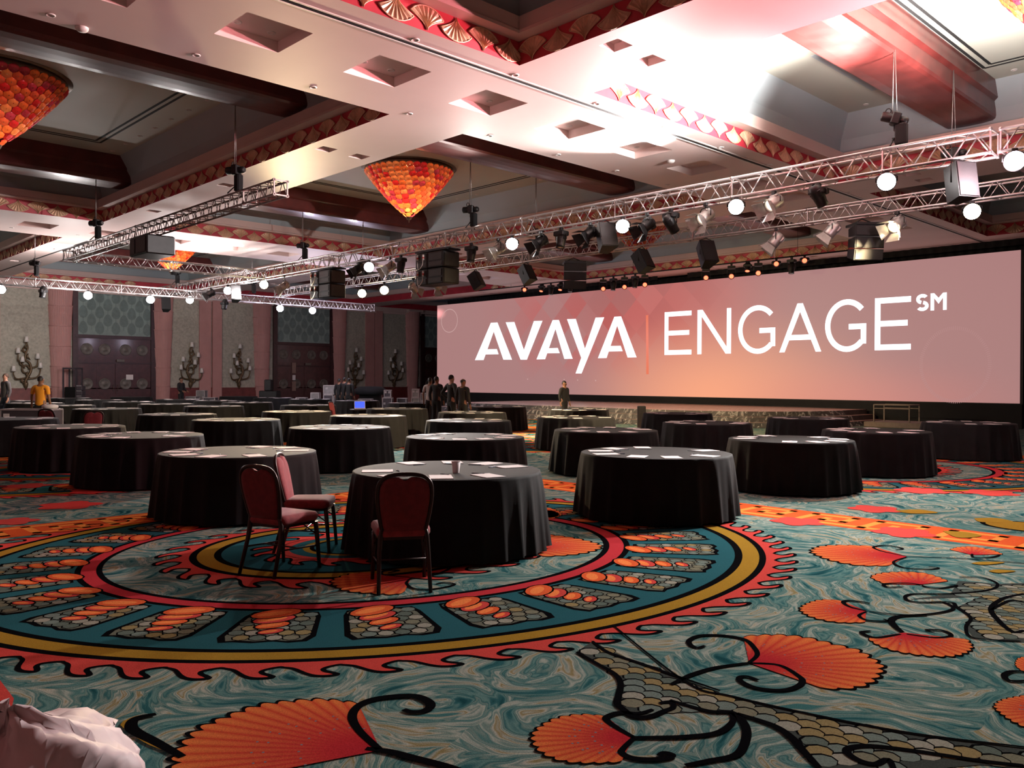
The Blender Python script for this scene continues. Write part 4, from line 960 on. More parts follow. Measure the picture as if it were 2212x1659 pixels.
# ------------------------------------------------------------------ banquet chairs
M_CHAIRF = mat('chair_frame_brown', (0.030, 0.014, 0.012), 0.35, 0.5)
M_SEAT = mat('chair_red_fabric', (0.235, 0.024, 0.030), 0.8, var=0.2, scale=20, bump=0.3, bscale=180, sheen=0.2)
M_BACKF = mat('chair_back_fabric', (0.150, 0.014, 0.018), 0.85, var=0.2, scale=20, sheen=0.1)
def rrect(w, d, r, n=5, taper=0.0):
    P = []
    for (sx, sy, a0) in [(1, -1, -PI / 2), (1, 1, 0), (-1, 1, PI / 2), (-1, -1, PI)]:
        for k in range(n + 1):
            a = a0 + PI / 2 * k / n; y = sy * (d - r) + r * math.sin(a); x = sx * (w - r) + r * math.cos(a); P.append((x * (1 + taper * y / d), y))
    return P
def make_chair():
    root = ob('banquet_chair', None); root.empty_display_size = .1           # faces +Y, origin on the floor
    R = []
    for z, k in [(.420, .92), (.425, .98), (.445, 1.03), (.475, 1.03), (.495, .97), (.505, .80), (.509, .45)]: R.append([(x * k, y * k, z) for x, y in rrect(.215, .215, .06, 5, .06)])
    ob('seat', MB().rings(R, cap=True, sm=True).mesh('seat', M_SEAT), root)
    ob('seat_frame', MB().rings([[(x * .95, y * .95, .40) for x, y in rrect(.215, .215, .06, 5, .06)], [(x * .97, y * .97, .428) for x, y in rrect(.215, .215, .06, 5, .06)]], cap=True).mesh('seat_frame', M_CHAIRF), root)
    # backrest: rounded hoop outline, leaning back
    def lean(z): return -.20 - .11 * (z - .45) / .5
    hoop = []
    out = [(-.165, .46), (-.185, .55), (-.205, .68), (-.210, .78), (-.195, .855), (-.150, .90), (-.08, .918), (0, .922), (.08, .918), (.150, .90), (.195, .855), (.210, .78), (.205, .68), (.185, .55), (.165, .46)]
    hp = catmull([Vector((x, lean(z), z)) for x, z in out], 3)
    ob('back_frame', MB().tube(hp, .0165, 8).mesh('back_frame', M_CHAIRF), root)
    mb = MB(); inn = [(x * .94, .465 + (z - .46) * .955) for x, z in out]; C = catmull([Vector((x, 0, z)) for x, z in inn], 3); n = len(C)
    notch = [Vector((c.x, 0, c.z - (.03 * math.exp(-(c.x / .035) ** 2) if c.z > .85 else 0))) for c in C]
    def layer(k, off): return [(c.x * k, lean(.69 + (c.z - .69) * k) + off, .69 + (c.z - .69) * k) for c in notch]
    mb.rings([layer(.82, -.022), layer(.97, -.018), layer(1.0, 0)], 1, cap=False, sm=True); mb.rings([layer(1.0, 0), layer(.97, .022), layer(.85, .034), layer(.5, .038)], 0, sm=True)
    o = len(mb.v); mb.add(layer(.82, -.022), [list(range(n))], 1); mb.add(layer(.5, .038), [list(range(n))[::-1]], 0)
    ob('backrest', mb.mesh('backrest', [M_SEAT, M_BACKF]), root)
    ob('hand_hold', MB().tube([(-.05, lean(.88), .893), (-.02, lean(.87) - .012, .878), (.02, lean(.87) - .012, .878), (.05, lean(.88), .893)], .007, 6).mesh('hand_hold', M_CHAIRF), root)
    for s in (-1, 1):
        ob('leg', MB().tube([(s * .20, .19, .41), (s * .207, .205, .25), (s * .214, .225, .0)], [.021, .019, .015], 8).mesh('leg', M_CHAIRF), root)
        ob('leg', MB().tube([(s * .165, lean(.50), .50), (s * .18, -.20, .42), (s * .19, -.215, .30), (s * .20, -.30, .0)], [.016, .021, .019, .015], 8).mesh('leg', M_CHAIRF), root)
        ob('stretcher', MB().tube([(s * .208, .208, .20), (s * .195, -.235, .22)], .007, 6).mesh('stretcher', M_CHAIRF), root)
        ob('brace', MB().tube([(s * .195, .05, .40), (s * .203, .19, .30)], .006, 6).mesh('brace', M_CHAIRF), root)
    ob('stretcher', MB().tube([(-.2, -.02, .21), (.2, -.02, .21)], .007, 6).mesh('stretcher', M_CHAIRF), root)
    return root
chair0 = make_chair(); first = True
def put_chair(x, y, fx, fy, label):
    global first
    c = chair0 if first else copy_tree(chair0); first = False
    c.location = (x, y, 0); c.rotation_euler = (0, 0, math.atan2(-fx, fy)); tag(c, label, 'chair', 'red banquet chairs')
put_chair(-5.52, 4.10, -.86, .52, 'red banquet chair with its back towards the camera at the cup table')
put_chair(-6.66, 3.68, -.28, .96, 'red banquet chair in front of another, beside the cup table')
put_chair(-7.30, 4.32, .66, .75, 'red banquet chair turned sideways, bright seat, in the carpet medallion')
put_chair(-19.7, 6.2, .75, -.66, 'red banquet chair facing a table, bright front of backrest showing')
put_chair(-21.9, 6.15, -.6, .8, 'dark-backed banquet chair in front of the flight case')
put_chair(-23.7, 15.1, .75, .55, 'red banquet chair between two spotlit tables near the laptop')

# ------------------------------------------------------------------ people
def skin_mesh(V, E_, R, mtl, name, sub=2):
    me = bpy.data.meshes.new(name); me.from_pydata(V, E_, []); o = bpy.data.objects.new(name, me); COL.objects.link(o)
    md = o.modifiers.new('skin', 'SKIN'); md.use_smooth_shade = True
    sv = me.skin_vertices[0].data
    for i, r in enumerate(R): sv[i].radius = r if isinstance(r, tuple) else (r, r); sv[i].use_root = (i == 0)
    if sub: s2 = o.modifiers.new('sub', 'SUBSURF'); s2.levels = sub; s2.render_levels = sub
    dg = bpy.context.evaluated_depsgraph_get(); dg.update()
    out = bpy.data.meshes.new_from_object(o.evaluated_get(dg)); out.name = name
    out.materials.clear(); out.materials.append(mtl)
    bpy.data.objects.remove(o); return out
M_SKIN = mat('skin_brown', (0.23, 0.11, 0.065), 0.55, var=0.08); M_SKINL = mat('skin_light', (0.50, 0.26, 0.19), 0.55, var=0.08)
M_HAIR = mat('hair_black', (0.010, 0.008, 0.007), 0.55, var=0.3, scale=60); M_HAIRB = mat('hair_brown', (0.07, 0.035, 0.02), 0.6, var=0.3, scale=60)
M_SUIT = mat('suit_charcoal', (0.014, 0.015, 0.0145), 0.8, var=0.15, sheen=0.1); M_BLKC = mat('cloth_black', (0.009, 0.009, 0.010), 0.85)
M_YEL = mat('shirt_yellow', (0.80, 0.32, 0.02), 0.8, var=0.06); M_GREYS = mat('shirt_grey', (0.085, 0.082, 0.090), 0.8); M_WHITES = mat('shirt_white', (0.45, 0.40, 0.40), 0.8)
M_JEAN = mat('denim', (0.035, 0.045, 0.06), 0.85); M_SHOE = mat('shoe_black', (0.008, 0.008, 0.008), 0.4)
def person(x, y, face, Hh, shirt, trous, hairm, skinm, label, arms='down', sleeves='long', stride=0.0, bald=False, look=0.0, skirt=False):
    k = Hh / 1.75; root = thing('person', label, 'person', (x, y, 0), face)       # local +Y is forward
    sh, el, wr = {}, {}, {}
    for s in (-1, 1):
        sh[s] = Vector((.19 * s, 0, 1.43))
        pose = arms if isinstance(arms, str) else arms[0 if s < 0 else 1]
        if pose == 'hip': el[s], wr[s] = Vector((.40 * s, -.10, 1.17)), Vector((.235 * s, .05, 1.00))
        elif pose == 'fwd': el[s], wr[s] = Vector((.25 * s, .02, 1.15)), Vector((.18 * s, .25, 1.05))
        elif pose == 'out': el[s], wr[s] = Vector((.30 * s, .06, 1.17)), Vector((.38 * s, .20, .95))
        else: el[s], wr[s] = Vector((.255 * s, -.03, 1.14)), Vector((.265 * s, .05, .89))
    kn = {s: Vector((.10 * s, .03 + stride * s * .5, .50)) for s in (-1, 1)}; an = {s: Vector((.105 * s, -.03 + stride * s, .085)) for s in (-1, 1)}
    # body: one continuous skinned figure
    V, E_, R = [], [], []
    def av(p, r, par=None):
        V.append(tuple(Vector(p) * k)); R.append(tuple(q_ * k for q_ in r) if isinstance(r, tuple) else r * k)
        if par is not None: E_.append((par, len(V) - 1))
        return len(V) - 1
    pel = av((0, 0, .96), (.145, .10)); wa = av((0, 0, 1.12), (.135, .09), pel); ch = av((0, 0, 1.32), (.155, .10), wa); up = av((0, -.01, 1.44), (.10, .07), ch)
    nk = av((0, 0, 1.515), .055, up); ja = av((0, .015, 1.585), (.068, .075), nk); hd = av((0, .005, 1.665), (.076, .094), ja); tp = av((0, -.005, 1.722), (.060, .074), hd); av((0, -.005, 1.748), (.034, .04), tp)
    lo = Vector((math.sin(look), math.cos(look), 0)); av(Vector((0, 0, 1.635)) + lo * .105, .014, hd)
    for s in (-1, 1): av(Vector((0, 0, 1.65)) + Vector((lo.y * s, -lo.x * s, 0)) * .085, .016, hd)
    for s in (-1, 1):
        a = av(sh[s], .062, up); b_ = av(sh[s].lerp(el[s], .5), .047, a); c = av(el[s], .040, b_); d = av(wr[s].lerp(el[s], .3), .034, c); e = av(wr[s], .026, d)
        dr = (wr[s] - el[s]).normalized(); pm = av(wr[s] + dr * .06, (.036, .020), e); side = dr.cross(Vector((1, 0, 0))).normalized()
        for i_ in range(4):
            o_ = side * (.026 - .0175 * i_); f1 = av(wr[s] + dr * .115 + o_, .0095, pm); av(wr[s] + dr * (.17 - .012 * abs(i_ - 1.4)) + o_ * .9 + Vector((-.015 * s, 0, 0)), .008, f1)
        t1 = av(wr[s] + dr * .055 + side * .05, .011, e); av(wr[s] + dr * .095 + side * .06, .009, t1)
        h_ = av((.10 * s, 0, .90), .088, pel); tk_ = av(Vector((.10 * s, 0, .90)).lerp(kn[s], .5), .078, h_); kk = av(kn[s], .056, tk_); cf = av(kn[s].lerp(an[s], .4), .052, kk); aa = av(an[s], .036, cf)
        av(an[s] + Vector((0, .12, -.045)), .036, aa)
    ob('body', skin_mesh(V, E_, R, skinm, 'body'), root)
    # upper garment
    V, E_, R = [], [], []; g = .022
    pel = av((0, 0, .86 if not skirt else .70), (.172, .128)); w0 = av((0, 0, .98), (.168, .122), pel); wa = av((0, 0, 1.13), (.150, .108), w0); ch = av((0, 0, 1.32), (.175, .118), wa); up = av((0, -.01, 1.45), (.115, .082), ch); av((0, -.005, 1.505), .068, up)
    for s in (-1, 1):
        a = av(sh[s], .080, up); b_ = av(sh[s].lerp(el[s], .55), .064, a)
        if sleeves == 'long': c = av(el[s], .056, b_); d = av(wr[s].lerp(el[s], .08), .043, c)
        else: c = av(sh[s].lerp(el[s], .8), .06, b_)
    ob('jacket' if shirt is M_SUIT else 'shirt', skin_mesh(V, E_, R, shirt, 'garment'), root)
    V, E_, R = [], [], []
    pel = av((0, 0, 1.02), (.150, .105)); p2 = av((0, 0, .93), (.155, .112), pel)
    for s in (-1, 1):
        h_ = av((.095 * s, 0, .84), .098, p2); tk_ = av(Vector((.1 * s, 0, .9)).lerp(kn[s], .55), .090, h_); kk = av(kn[s], .076, tk_); cf = av(kn[s].lerp(an[s], .5), .070, kk); av(an[s] + Vector((0, 0, .0)), .064, cf)
    ob('trousers', skin_mesh(V, E_, R, trous, 'trousers'), root)
    for s in (-1, 1):
        P = []
        for zz, kx in [(0.0, .95), (.03, 1.0), (.06, .85), (.085, .5)]: P.append([((an[s].x + .048 * kx * math.cos(a)) * k, (an[s].y + .05 + .135 * kx * math.sin(a) * (1 if zz < .05 else .75)) * k, zz * k) for a in [2 * PI * j / 14 for j in range(14)]])
        ob('shoe', MB().rings(P, cap=True, sm=True).mesh('shoe', M_SHOE), root)
    hm = MB(); Rr = []
    for i in range(7):
        ph_ = PI / 2 * i / 6 * (1.18 if not bald else 1.05); row = []
        for j in range(20):
            a = 2 * PI * j / 20; rr = math.cos(PI / 2 - ph_); fr_ = math.cos(a - look - PI / 2 + 0)  # front
            zz = 1.668 + .098 * math.cos(ph_) + (0.03 * math.sin(a) if i >= 5 else 0)
            row.append((.081 * rr * math.cos(a) * k, (.099 * rr * math.sin(a) - .008) * k, zz * k))
        Rr.append(row)
    if bald: Rr = Rr[4:]
    ob('hair', hm.rings(Rr, sm=True).mesh('hair', hairm), root)
def facing(dx, dy): return math.atan2(-dx, dy)
def at(px, dist):
    d = ray(px, 821); d = d / d.dot(FW) * dist; return CAM.x + d.x, CAM.y + d.y
x, y = at(88, 24.0); person(x, y, facing(-.5, .5), 1.70, M_YEL, M_BLKC, M_HAIR, M_SKIN, 'person in a yellow polo shirt bending an arm towards a flight case', ('out', 'down'), 'short')
x, y = at(12, 30.5); person(x, y, facing(.2, -.9), 1.80, M_GREYS, M_JEAN, M_HAIRB, M_SKINL, 'person in a grey shirt and jeans walking by the columned wall', 'down', 'long', .12, look=.6)
x, y = at(391, 43.0); person(x, y, facing(.7, .4), 1.70, M_BLKC, M_BLKC, M_HAIR, M_SKIN, 'person in dark clothes standing in profile beside equipment cases', 'fwd')
for px, dd, hh, lb in [(733, 41.0, 1.68, 'person in black, leftmost of three standing at the silver cases'), (744, 40.0, 1.74, 'person in black, middle one of three standing at the silver cases'), (754, 39.0, 1.70, 'person in black, rightmost of three standing at the silver cases')]:
    x, y = at(px, dd); person(x, y, facing(-.4, .9), hh, M_BLKC, M_BLKC, M_HAIR, M_SKIN, lb)
x, y = at(929, 31.0); person(x, y, facing(-.5, .8), 1.72, M_WHITES, M_BLKC, M_HAIR, M_SKIN, 'person in a white shirt half hidden behind a person in black', 'down', 'short')
x, y = at(943, 29.5); person(x, y, facing(-.3, .9), 1.76, M_BLKC, M_BLKC, M_HAIR, M_SKIN, 'person in a black suit seen from behind next to the white shirt', 'down')
x, y = at(975, 27.4); person(x, y, facing(.1, 1), 1.80, M_SUIT, M_SUIT, M_HAIR, M_SKINL, 'person in a charcoal suit, hands on hips, watching the stage', ('hip', 'hip'), look=-.3)
x, y = at(1000, 26.5); person(x, y, facing(-.2, 1), 1.68, M_SUIT, M_SUIT, M_HAIR, M_SKIN, 'balding person in a charcoal suit beside the one with hands on hips', 'down', bald=True, look=.3)
x, y = at(1219, 31.5); person(x, y, facing(1, 0), 1.62, M_BLKC, M_BLKC, M_HAIR, M_SKIN, 'person in a dark suit walking alone in front of the stage', 'down', 'long', .14, look=-.2)

# ------------------------------------------------------------------ trusses
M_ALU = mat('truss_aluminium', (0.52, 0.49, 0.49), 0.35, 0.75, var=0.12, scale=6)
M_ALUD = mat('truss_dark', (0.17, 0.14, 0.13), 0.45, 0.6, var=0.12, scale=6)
def truss(name, label, p, q, s, mt, pitch=.5, singles=True, group='box trusses of the rig', seam=3.0):
    """box truss from p to q (bottom centre line), side s"""
    p, q = Vector(p), Vector(q); d = q - p; Ln = d.length; rz = math.atan2(d.y, d.x)
    t = thing(name, label, 'truss', p, rz, group)
    br = unit_bar('brace', .010 if s < .35 else .0125, mt, 6); h = s / 2
    chd = MB().tube([(0, 0, 0), (Ln, 0, 0)], .022 if s < .35 else .026, 8).mesh('chord', mt)
    for yy in (-h, h):
        for zz in (0, s): ob('chord', chd, t, (0, yy, zz))
    n = max(1, int(round(Ln / pitch))); st = Ln / n; rest = MB(); cnt = 0
    for i in range(n):
        x0, x1 = i * st, (i + 1) * st; xm = (x0 + x1) / 2
        for yy in (-h, h):
            for a, b_ in (((x0 + .03, yy, 0), (xm - .02, yy, s)), ((xm + .02, yy, s), (x1 - .03, yy, 0))):
                if singles: ob('brace', br, t, mtx=segm(a, b_, br))
                else: rest.tube([a, b_], .010 if s < .35 else .0125, 5)
        for zz in (0, s): rest.tube([(x0 + .03, -h, zz), (xm, h, zz)], .009, 5); rest.tube([(xm, h, zz), (x1 - .03, -h, zz)], .009, 5)
    ob('lacing', rest.mesh('lacing', mt), t)['kind'] = 'stuff'
    def frame(x):
        m = MB(); w = .028
        for yy in (-h, h): m.box((x - w, yy - .014, 0), (x - .005, yy + .014, s))
        for zz in (0, s): m.box((x - w, -h, zz - .014), (x - .005, h, zz + .014))
        for yy in (-h, h):
            for zz in (0, s): m.lathe([(.034, x - .04), (.034, x + .0)], 8, axis='X', ctr=(0, yy, zz), cap=True)
        return m.mesh('end_frame', mt)
    x = seam
    while x < Ln - .5: ob('end_frame', frame(x), t); x += seam
    ob('end_frame', frame(0.03), t); ob('end_frame', frame(Ln), t); return t
YM, ZM = 15.2, 5.34; Y2, Z2 = 17.95, 5.17; YL, ZL = 8.45, 5.32; X3 = -28.6; X4 = -34.4
truss('lighting_truss', 'long silver box truss with spotlights, running parallel to the screen', (-39.2, YM, ZM), (-4.48, YM, ZM), .38, M_ALU, .62, True)
truss('lighting_truss', 'silver box truss continuing past the pink spotlight', (-4.40, YM + .12, ZM + .02), (6.0, YM + .12, ZM + .02), .36, M_ALU, .62, True)
truss('lighting_truss', 'second silver box truss behind the long one, nearer the stage', (-33.0, Y2, Z2), (4.0, Y2, Z2), .29, M_ALU, .5, False)
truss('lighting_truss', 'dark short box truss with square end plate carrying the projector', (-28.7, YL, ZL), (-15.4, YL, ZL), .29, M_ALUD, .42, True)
truss('lighting_truss', 'grey box truss joining the projector truss to the long truss', (X3, YL + .2, ZL - .02), (X3, YM - .2, ZL - .02), .29, M_ALU, .5, True)
truss('lighting_truss', 'silver box truss in front of the columned wall with white lamps', (X4, 3.0, 4.985), (X4, 23.8, 4.985), .29, M_ALU, .5, False)

# chain hoists
M_CHAIN = mat('chain_steel', (0.30, 0.28, 0.27), 0.4, 0.8)
def hoist(x, y, zt_, label, bag=True, tilt=0.0, zmot=None):
    zm = zmot or zt_ + .55
    t = thing('chain_hoist', label, 'hoist', (x, y, zt_), 0, 'chain hoists')
    ob('motor', MB().lathe([(.05, -.22), (.085, -.2), (.085, .06), (.07, .08)], 14, axis='X', cap=True).lathe([(.07, .08), (.075, .2), (.05, .24)], 14, axis='X', cap=True).bbox((-.05, -.1, -.11), (.1, .1, .11), .02).mesh('motor', M_BLK), t, (0, 0, zm - zt_), (0, tilt, .5))
    ob('carry_ring', MB().tube([(-.1 + .05 * math.cos(a), 0, .15 + .05 * math.sin(a)) for a in [2 * PI * j / 12 for j in range(13)]], .01, 5).mesh('carry_ring', M_BLK), t, (0, 0, zm - zt_))
    ob('hook', MB().tube([(0, 0, -.10), (0, 0, -.2), (.05, 0, -.26), (.04, 0, -.34), (-.03, 0, -.34)], .014, 6).tube([(0, -.17, -(zm - zt_) + .03), (0, 0, -.34), (0, .17, -(zm - zt_) + .03)], .016, 6).mesh('hook', M_BLK), t, (0, 0, zm - zt_))
    if bag: ob('chain_bag', MB().bbox((-.10, -.07, -.48), (.10, .07, -.1), .03).mesh('chain_bag', M_BLACKD), t, (.12, .02, zm - zt_))
    top = ZC - .001 - zt_
    ob('load_chain', MB().tube([(-.03, 0, zm - zt_ + .05), (0, 0, top - .3)], .009, 5).tube([(.05, 0, zm - zt_ + .05), (0, 0, top - .3)], .006, 5).mesh('load_chain', M_CHAIN), t)
    ob('anchor', MB().tube([(0, 0, top), (0, 0, top - .12)], .02, 6).tube([(.05 * math.cos(a), 0, top - .18 + .075 * math.sin(a)) for a in [2 * PI * j / 14 for j in range(15)]], .011, 6).tube([(0, 0, top - .24), (0, 0, top - .36)], .028, 6).mesh('anchor', M_BLK), t)
hoist(-17.4, YL, ZL + .29, 'chain hoist near the square end plate of the projector truss'); hoist(-26.2, YL, ZL + .29, 'chain hoist at the corner end of the projector truss')
hoist(-17.4, YM, ZM + .38, 'chain hoist on the long truss near the lit chandelier'); hoist(-6.1, YM, ZM + .38, 'chrome-lit chain hoist on the long truss by the right beam', tilt=.3); hoist(-26.2, YM, ZM + .38, 'chain hoist on the long truss above the black amplifier boxes'); hoist(-36.9, YM, ZM + .38, 'chain hoist at the wall end of the long truss')
hoist(-17.6, Y2, Z2 + .29, 'chain hoist on the second truss under the red beam'); hoist(-26.6, Y2, Z2 + .29, 'chain hoist on the second truss near its far end'); hoist(-6.05, Y2, Z2 + .29, 'chain hoist on the second truss by the speaker stack', zmot=Z2 + 1.0)
hoist(X4, 9.0, 5.29, 'chain hoist on the wall-side truss near the first column'); hoist(X4, 17.5, 5.29, 'chain hoist on the wall-side truss past the long truss end')

# ------------------------------------------------------------------ lighting fixtures and loudspeakers
M_LENSOFF = mat('lens_glass', (0.05, 0.05, 0.055), 0.08, 0.0, var=0.1, coat=0.6); M_SILV = mat('fixture_silver', (0.45, 0.43, 0.42), 0.4, 0.6, var=0.2)
LENS = {'white': emit('lens_white', (1, 0.97, 0.95), 60), 'pink': emit('lens_pink', (1, 0.72, 0.88), 60), 'violet': emit('lens_violet', (0.88, 0.80, 1.0), 60), 'warm': emit('lens_warm', (1.0, 0.80, 0.42), 60), 'red': emit('lens_red', (1.0, 0.10, 0.045), 5), 'dim': emit('lens_dim', (1.0, 0.85, 0.65), 4)}
def aimm(pos, aim):
    q_ = Vector(aim).normalized().to_track_quat('Z', 'Y'); return Matrix.Translation(Vector(pos)) @ q_.to_matrix().to_4x4()
def barn(a):
    m = MB(); w0, w1, l = .105, .165, .17; c, s = math.cos(a), math.sin(a)
    P = [(-w0, .125, .15), (w0, .125, .15), (w1, .125 + .10, .15 + l), (-w1, .125 + .10, .15 + l)]
    P = [(x * c - y * s, x * s + y * c, z) for x, y, z in P]; P2 = [(x, y, z + .006) for x, y, z in P]
    return m.add(P + P2, [(0, 1, 2, 3), (7, 6, 5, 4), (0, 4, 5, 1), (1, 5, 6, 2), (2, 6, 7, 3), (3, 7, 4, 0)]).mesh('barn_door', M_BLK)
BARN = [barn(PI / 2 * k) for k in range(4)]; BARNS = []
for b0 in BARN: c_ = b0.copy(); c_.materials.clear(); c_.materials.append(M_SILV); BARNS.append(c_)
FBODY = MB().lathe([(.06, -.19), (.10, -.17), (.125, -.12), (.13, .10), (.135, .15), (.118, .15), (.112, .10)], 16, cap=False).bbox((-.085, -.14, -.16), (.085, .14, -.02), .02).mesh('lamp_body', M_BLK)
FBODYS = FBODY.copy(); FBODYS.materials.clear(); FBODYS.materials.append(M_SILV)
PBODY = MB().lathe([(.05, -.22), (.10, -.20), (.155, -.08), (.165, .06), (.150, .06)], 20).mesh('lamp_body', M_BLK)
HEADM = MB().lathe([(.03, -.24), (.09, -.22), (.125, -.12), (.12, .02), (.105, .14), (.11, .2), (.09, .2)], 16).bbox((-.115, -.09, -.17), (.115, .09, .03), .03).mesh('head', M_BLK)
def lensm(r, z, m): return MB().lathe([(.0005, z + r * .22), (r * .5, z + r * .17), (r, z)], 18).mesh('lens', m)
LENSM = {}
def lens_mesh(kind, r, z):
    key = (kind, r, z)
    if key not in LENSM: LENSM[key] = lensm(r, z, LENS[kind] if kind else M_LENSOFF)
    return LENSM[key]
def yoke_mesh(w, up):
    return MB().tube([(-w, 0, 0), (-w, 0, up * .55), (-w * .7, 0, up * .75), (w * .7, 0, up * .75), (w, 0, up * .55), (w, 0, 0)], .011, 6).tube([(0, 0, up * .75), (0, 0, up)], .016, 6).bbox((-.045, -.035, up - .02), (.045, .035, up + .05), .01).mesh('yoke', M_BLK)
def fixture(px, py, where, kind, aim, lens, label, group):
    ax, val, ztr = where                      # hang from the truss whose bottom chord is at ztr
    pos = onY(px, py, val) if ax == 'Y' else onX(px, py, val)
    pos.z = min(pos.z, ztr - .20); up = max(.15, ztr - .075 - pos.z)
    t = thing({'fresnel': 'barn_door_spotlight', 'silver': 'barn_door_spotlight', 'par': 'stage_spotlight', 'mover': 'moving_head_light'}[kind], label, 'spotlight', pos, math.atan2(aim[1], aim[0]) + PI / 2, group)
    loc = t.rotation_euler.to_matrix().inverted() @ Vector(aim).normalized()
    ob('yoke', yoke_mesh(.17, up), t)
    M = aimm((0, 0, 0), loc)
    if kind in ('fresnel', 'silver'):
        b_ = ob('lamp_body', FBODYS if kind == 'silver' else FBODY, t, mtx=M)
        for bm_ in (BARNS if kind == 'silver' else BARN): ob('barn_door', bm_, b_)
        ob('lens', lens_mesh(lens, .108, .10), b_)
    elif kind == 'par':
        b_ = ob('lamp_body', PBODY, t, mtx=M); ob('lens', lens_mesh(lens, .150, .045), b_)
    else:
        ob('base', MB().bbox((-.16, -.12, up - .16), (.16, .12, up - .04), .02).mesh('base', M_BLK), t)
        b_ = ob('head', HEADM, t, mtx=M); ob('lens', lens_mesh(lens, .090, .185), b_)
    return pos
MT, ST, WT = ('Y', YM - .19, ZM), ('Y', Y2 - .145, Z2), ('X', X4 + .145, 4.985)
toC = lambda px, py, w: tuple((CAM - (onY(px, py, w[1]) if w[0] == 'Y' else onX(px, py, w[1]))).normalized())
LD = tuple(-R0 * .75 - F0 * .35 - UP * .55); LU = tuple(-R0 * .6 + F0 * .2 - UP * .75); DN = tuple(-R0 * .1 - F0 * .1 - UP); RD = tuple(R0 * .5 + F0 * .35 - UP * .7); STG = (-.3, .8, -.5)
g1 = 'spotlights on the long truss'; g2 = 'spotlights on the second truss'; g3 = 'lamps on the wall-side truss'
BR = {}
def bright(key, px, py, w, lens, label, g, kind='par'): BR[key] = fixture(px, py, w, kind, toC(px, py, w), lens, label, g)
bright('m1', 410, 648, MT, 'white', 'white shining spotlight nearest the wall end of the long truss', g1); bright('m2', 492, 628, MT, 'white', 'small white lamp beside a tilted loudspeaker on long truss', g1)
bright('m3', 570, 615, MT, 'warm', 'warm yellow shining spotlight on the long truss near its far end', g1); bright('m4', 797, 577, MT, 'pink', 'pale shining spotlight between the two stacks of amplifier boxes', g1)
bright('m5', 1106, 527, MT, 'white', 'white shining spotlight right of the amplifier boxes on long truss', g1); bright('m6', 1345, 489, MT, 'white', 'white lamp shining beside the tilted speaker with a lit side', g1)
bright('m7', 1590, 447, MT, 'white', 'white shining spotlight between two silver barn-door lamps', g1); bright('m8', 1915, 388, MT, 'white', 'white shining spotlight below the chrome-lit hoist', g1)
bright('m9', 2192, 345, MT, 'pink', 'large pink shining spotlight at the joint of the long truss', g1)
bright('s1', 782, 634, ST, 'warm', 'warm shining spotlight at the far end of the second truss', g2); bright('s2', 830, 627, ST, 'warm', 'warm shining spotlight second from far end of second truss', g2); bright('s3', 2100, 457, ST, 'warm', 'large warm yellow spotlight shining above the right end of the screen', g2)
bright('w1', 190, 634, WT, 'white', 'white shining lamp in front of the first double door', g3); bright('w2', 325, 644, WT, 'white', 'white shining lamp beside the end of the long truss', g3); bright('w3', 605, 661, WT, 'violet', 'violet-white lamp shining left in front of the second door', g3); bright('w4', 675, 666, WT, 'violet', 'violet-white lamp shining right in front of the second door', g3)
bright('w5', 2, 617, WT, 'white', 'white shining lamp nearest the near end of the wall-side truss', g3)
for i, (px, py, w, kind, aim, lens, lb) in enumerate([
    (455, 634, MT, 'fresnel', LD, None, 'small black spotlight between two shining white lamps'), (614, 618, MT, 'silver', LD, 'dim', 'silver barn-door spotlight next to the warm yellow one'),
    (775, 580, MT, 'fresnel', LD, None, 'black barn-door spotlight left of the pale shining one'), (842, 577, MT, 'silver', LD, 'dim', 'silver barn-door spotlight left of a moving head, between amplifier stacks'), (866, 574, MT, 'mover', DN, None, 'black moving head hanging between the amplifier stacks'),
    (1018, 549, MT, 'mover', DN, None, 'black moving head right of the larger amplifier stack'), (1076, 538, MT, 'silver', LD, 'dim', 'silver barn-door spotlight left of the white shining one'), (1168, 522, MT, 'fresnel', LD, None, 'black barn-door spotlight left of a moving head on long truss'),
    (1212, 518, MT, 'mover', DN, None, 'black moving head between two black barn-door spotlights'), (1274, 504, MT, 'fresnel', LD, None, 'black barn-door spotlight left of the tilted speaker'), (1398, 487, MT, 'fresnel', LD, None, 'black barn-door spotlight right of the tilted speaker'),
    (1449, 484, MT, 'mover', RD, None, 'moving head with a white-lit lens side on the long truss'), (1524, 468, MT, 'silver', LD, 'dim', 'silver barn-door spotlight with open white flaps, left of white lamp'), (1672, 438, MT, 'silver', LD, 'dim', 'silver barn-door spotlight with open white flaps, right of white lamp'),
    (1768, 423, MT, 'mover', RD, None, 'long black moving head tilted under the long truss'), (893, 622, ST, 'silver', STG, 'dim', 'silver barn-door spotlight on second truss left of the amplifiers'), (943, 616, ST, 'silver', STG, 'dim', 'silver barn-door spotlight on second truss under the amplifiers'),
    (1676, 519, ST, 'silver', LU, 'dim', 'silver barn-door spotlight on second truss above the red lamps'), (1797, 497, ST, 'silver', LU, 'dim', 'silver barn-door spotlight on second truss left of hanging speakers'), (1938, 484, ST, 'silver', LD, 'warm', 'lit silver barn-door spotlight on second truss right of hanging speakers'),
    (93, 626, WT, 'mover', DN, None, 'black moving head in front of the first pink column'), (485, 656, WT, 'mover', DN, None, 'black moving head in front of the pilaster')]):
    fixture(px, py, w, kind, aim, lens, lb, {'Y': g1 if w is MT else g2, 'X': g3}[w[0]])
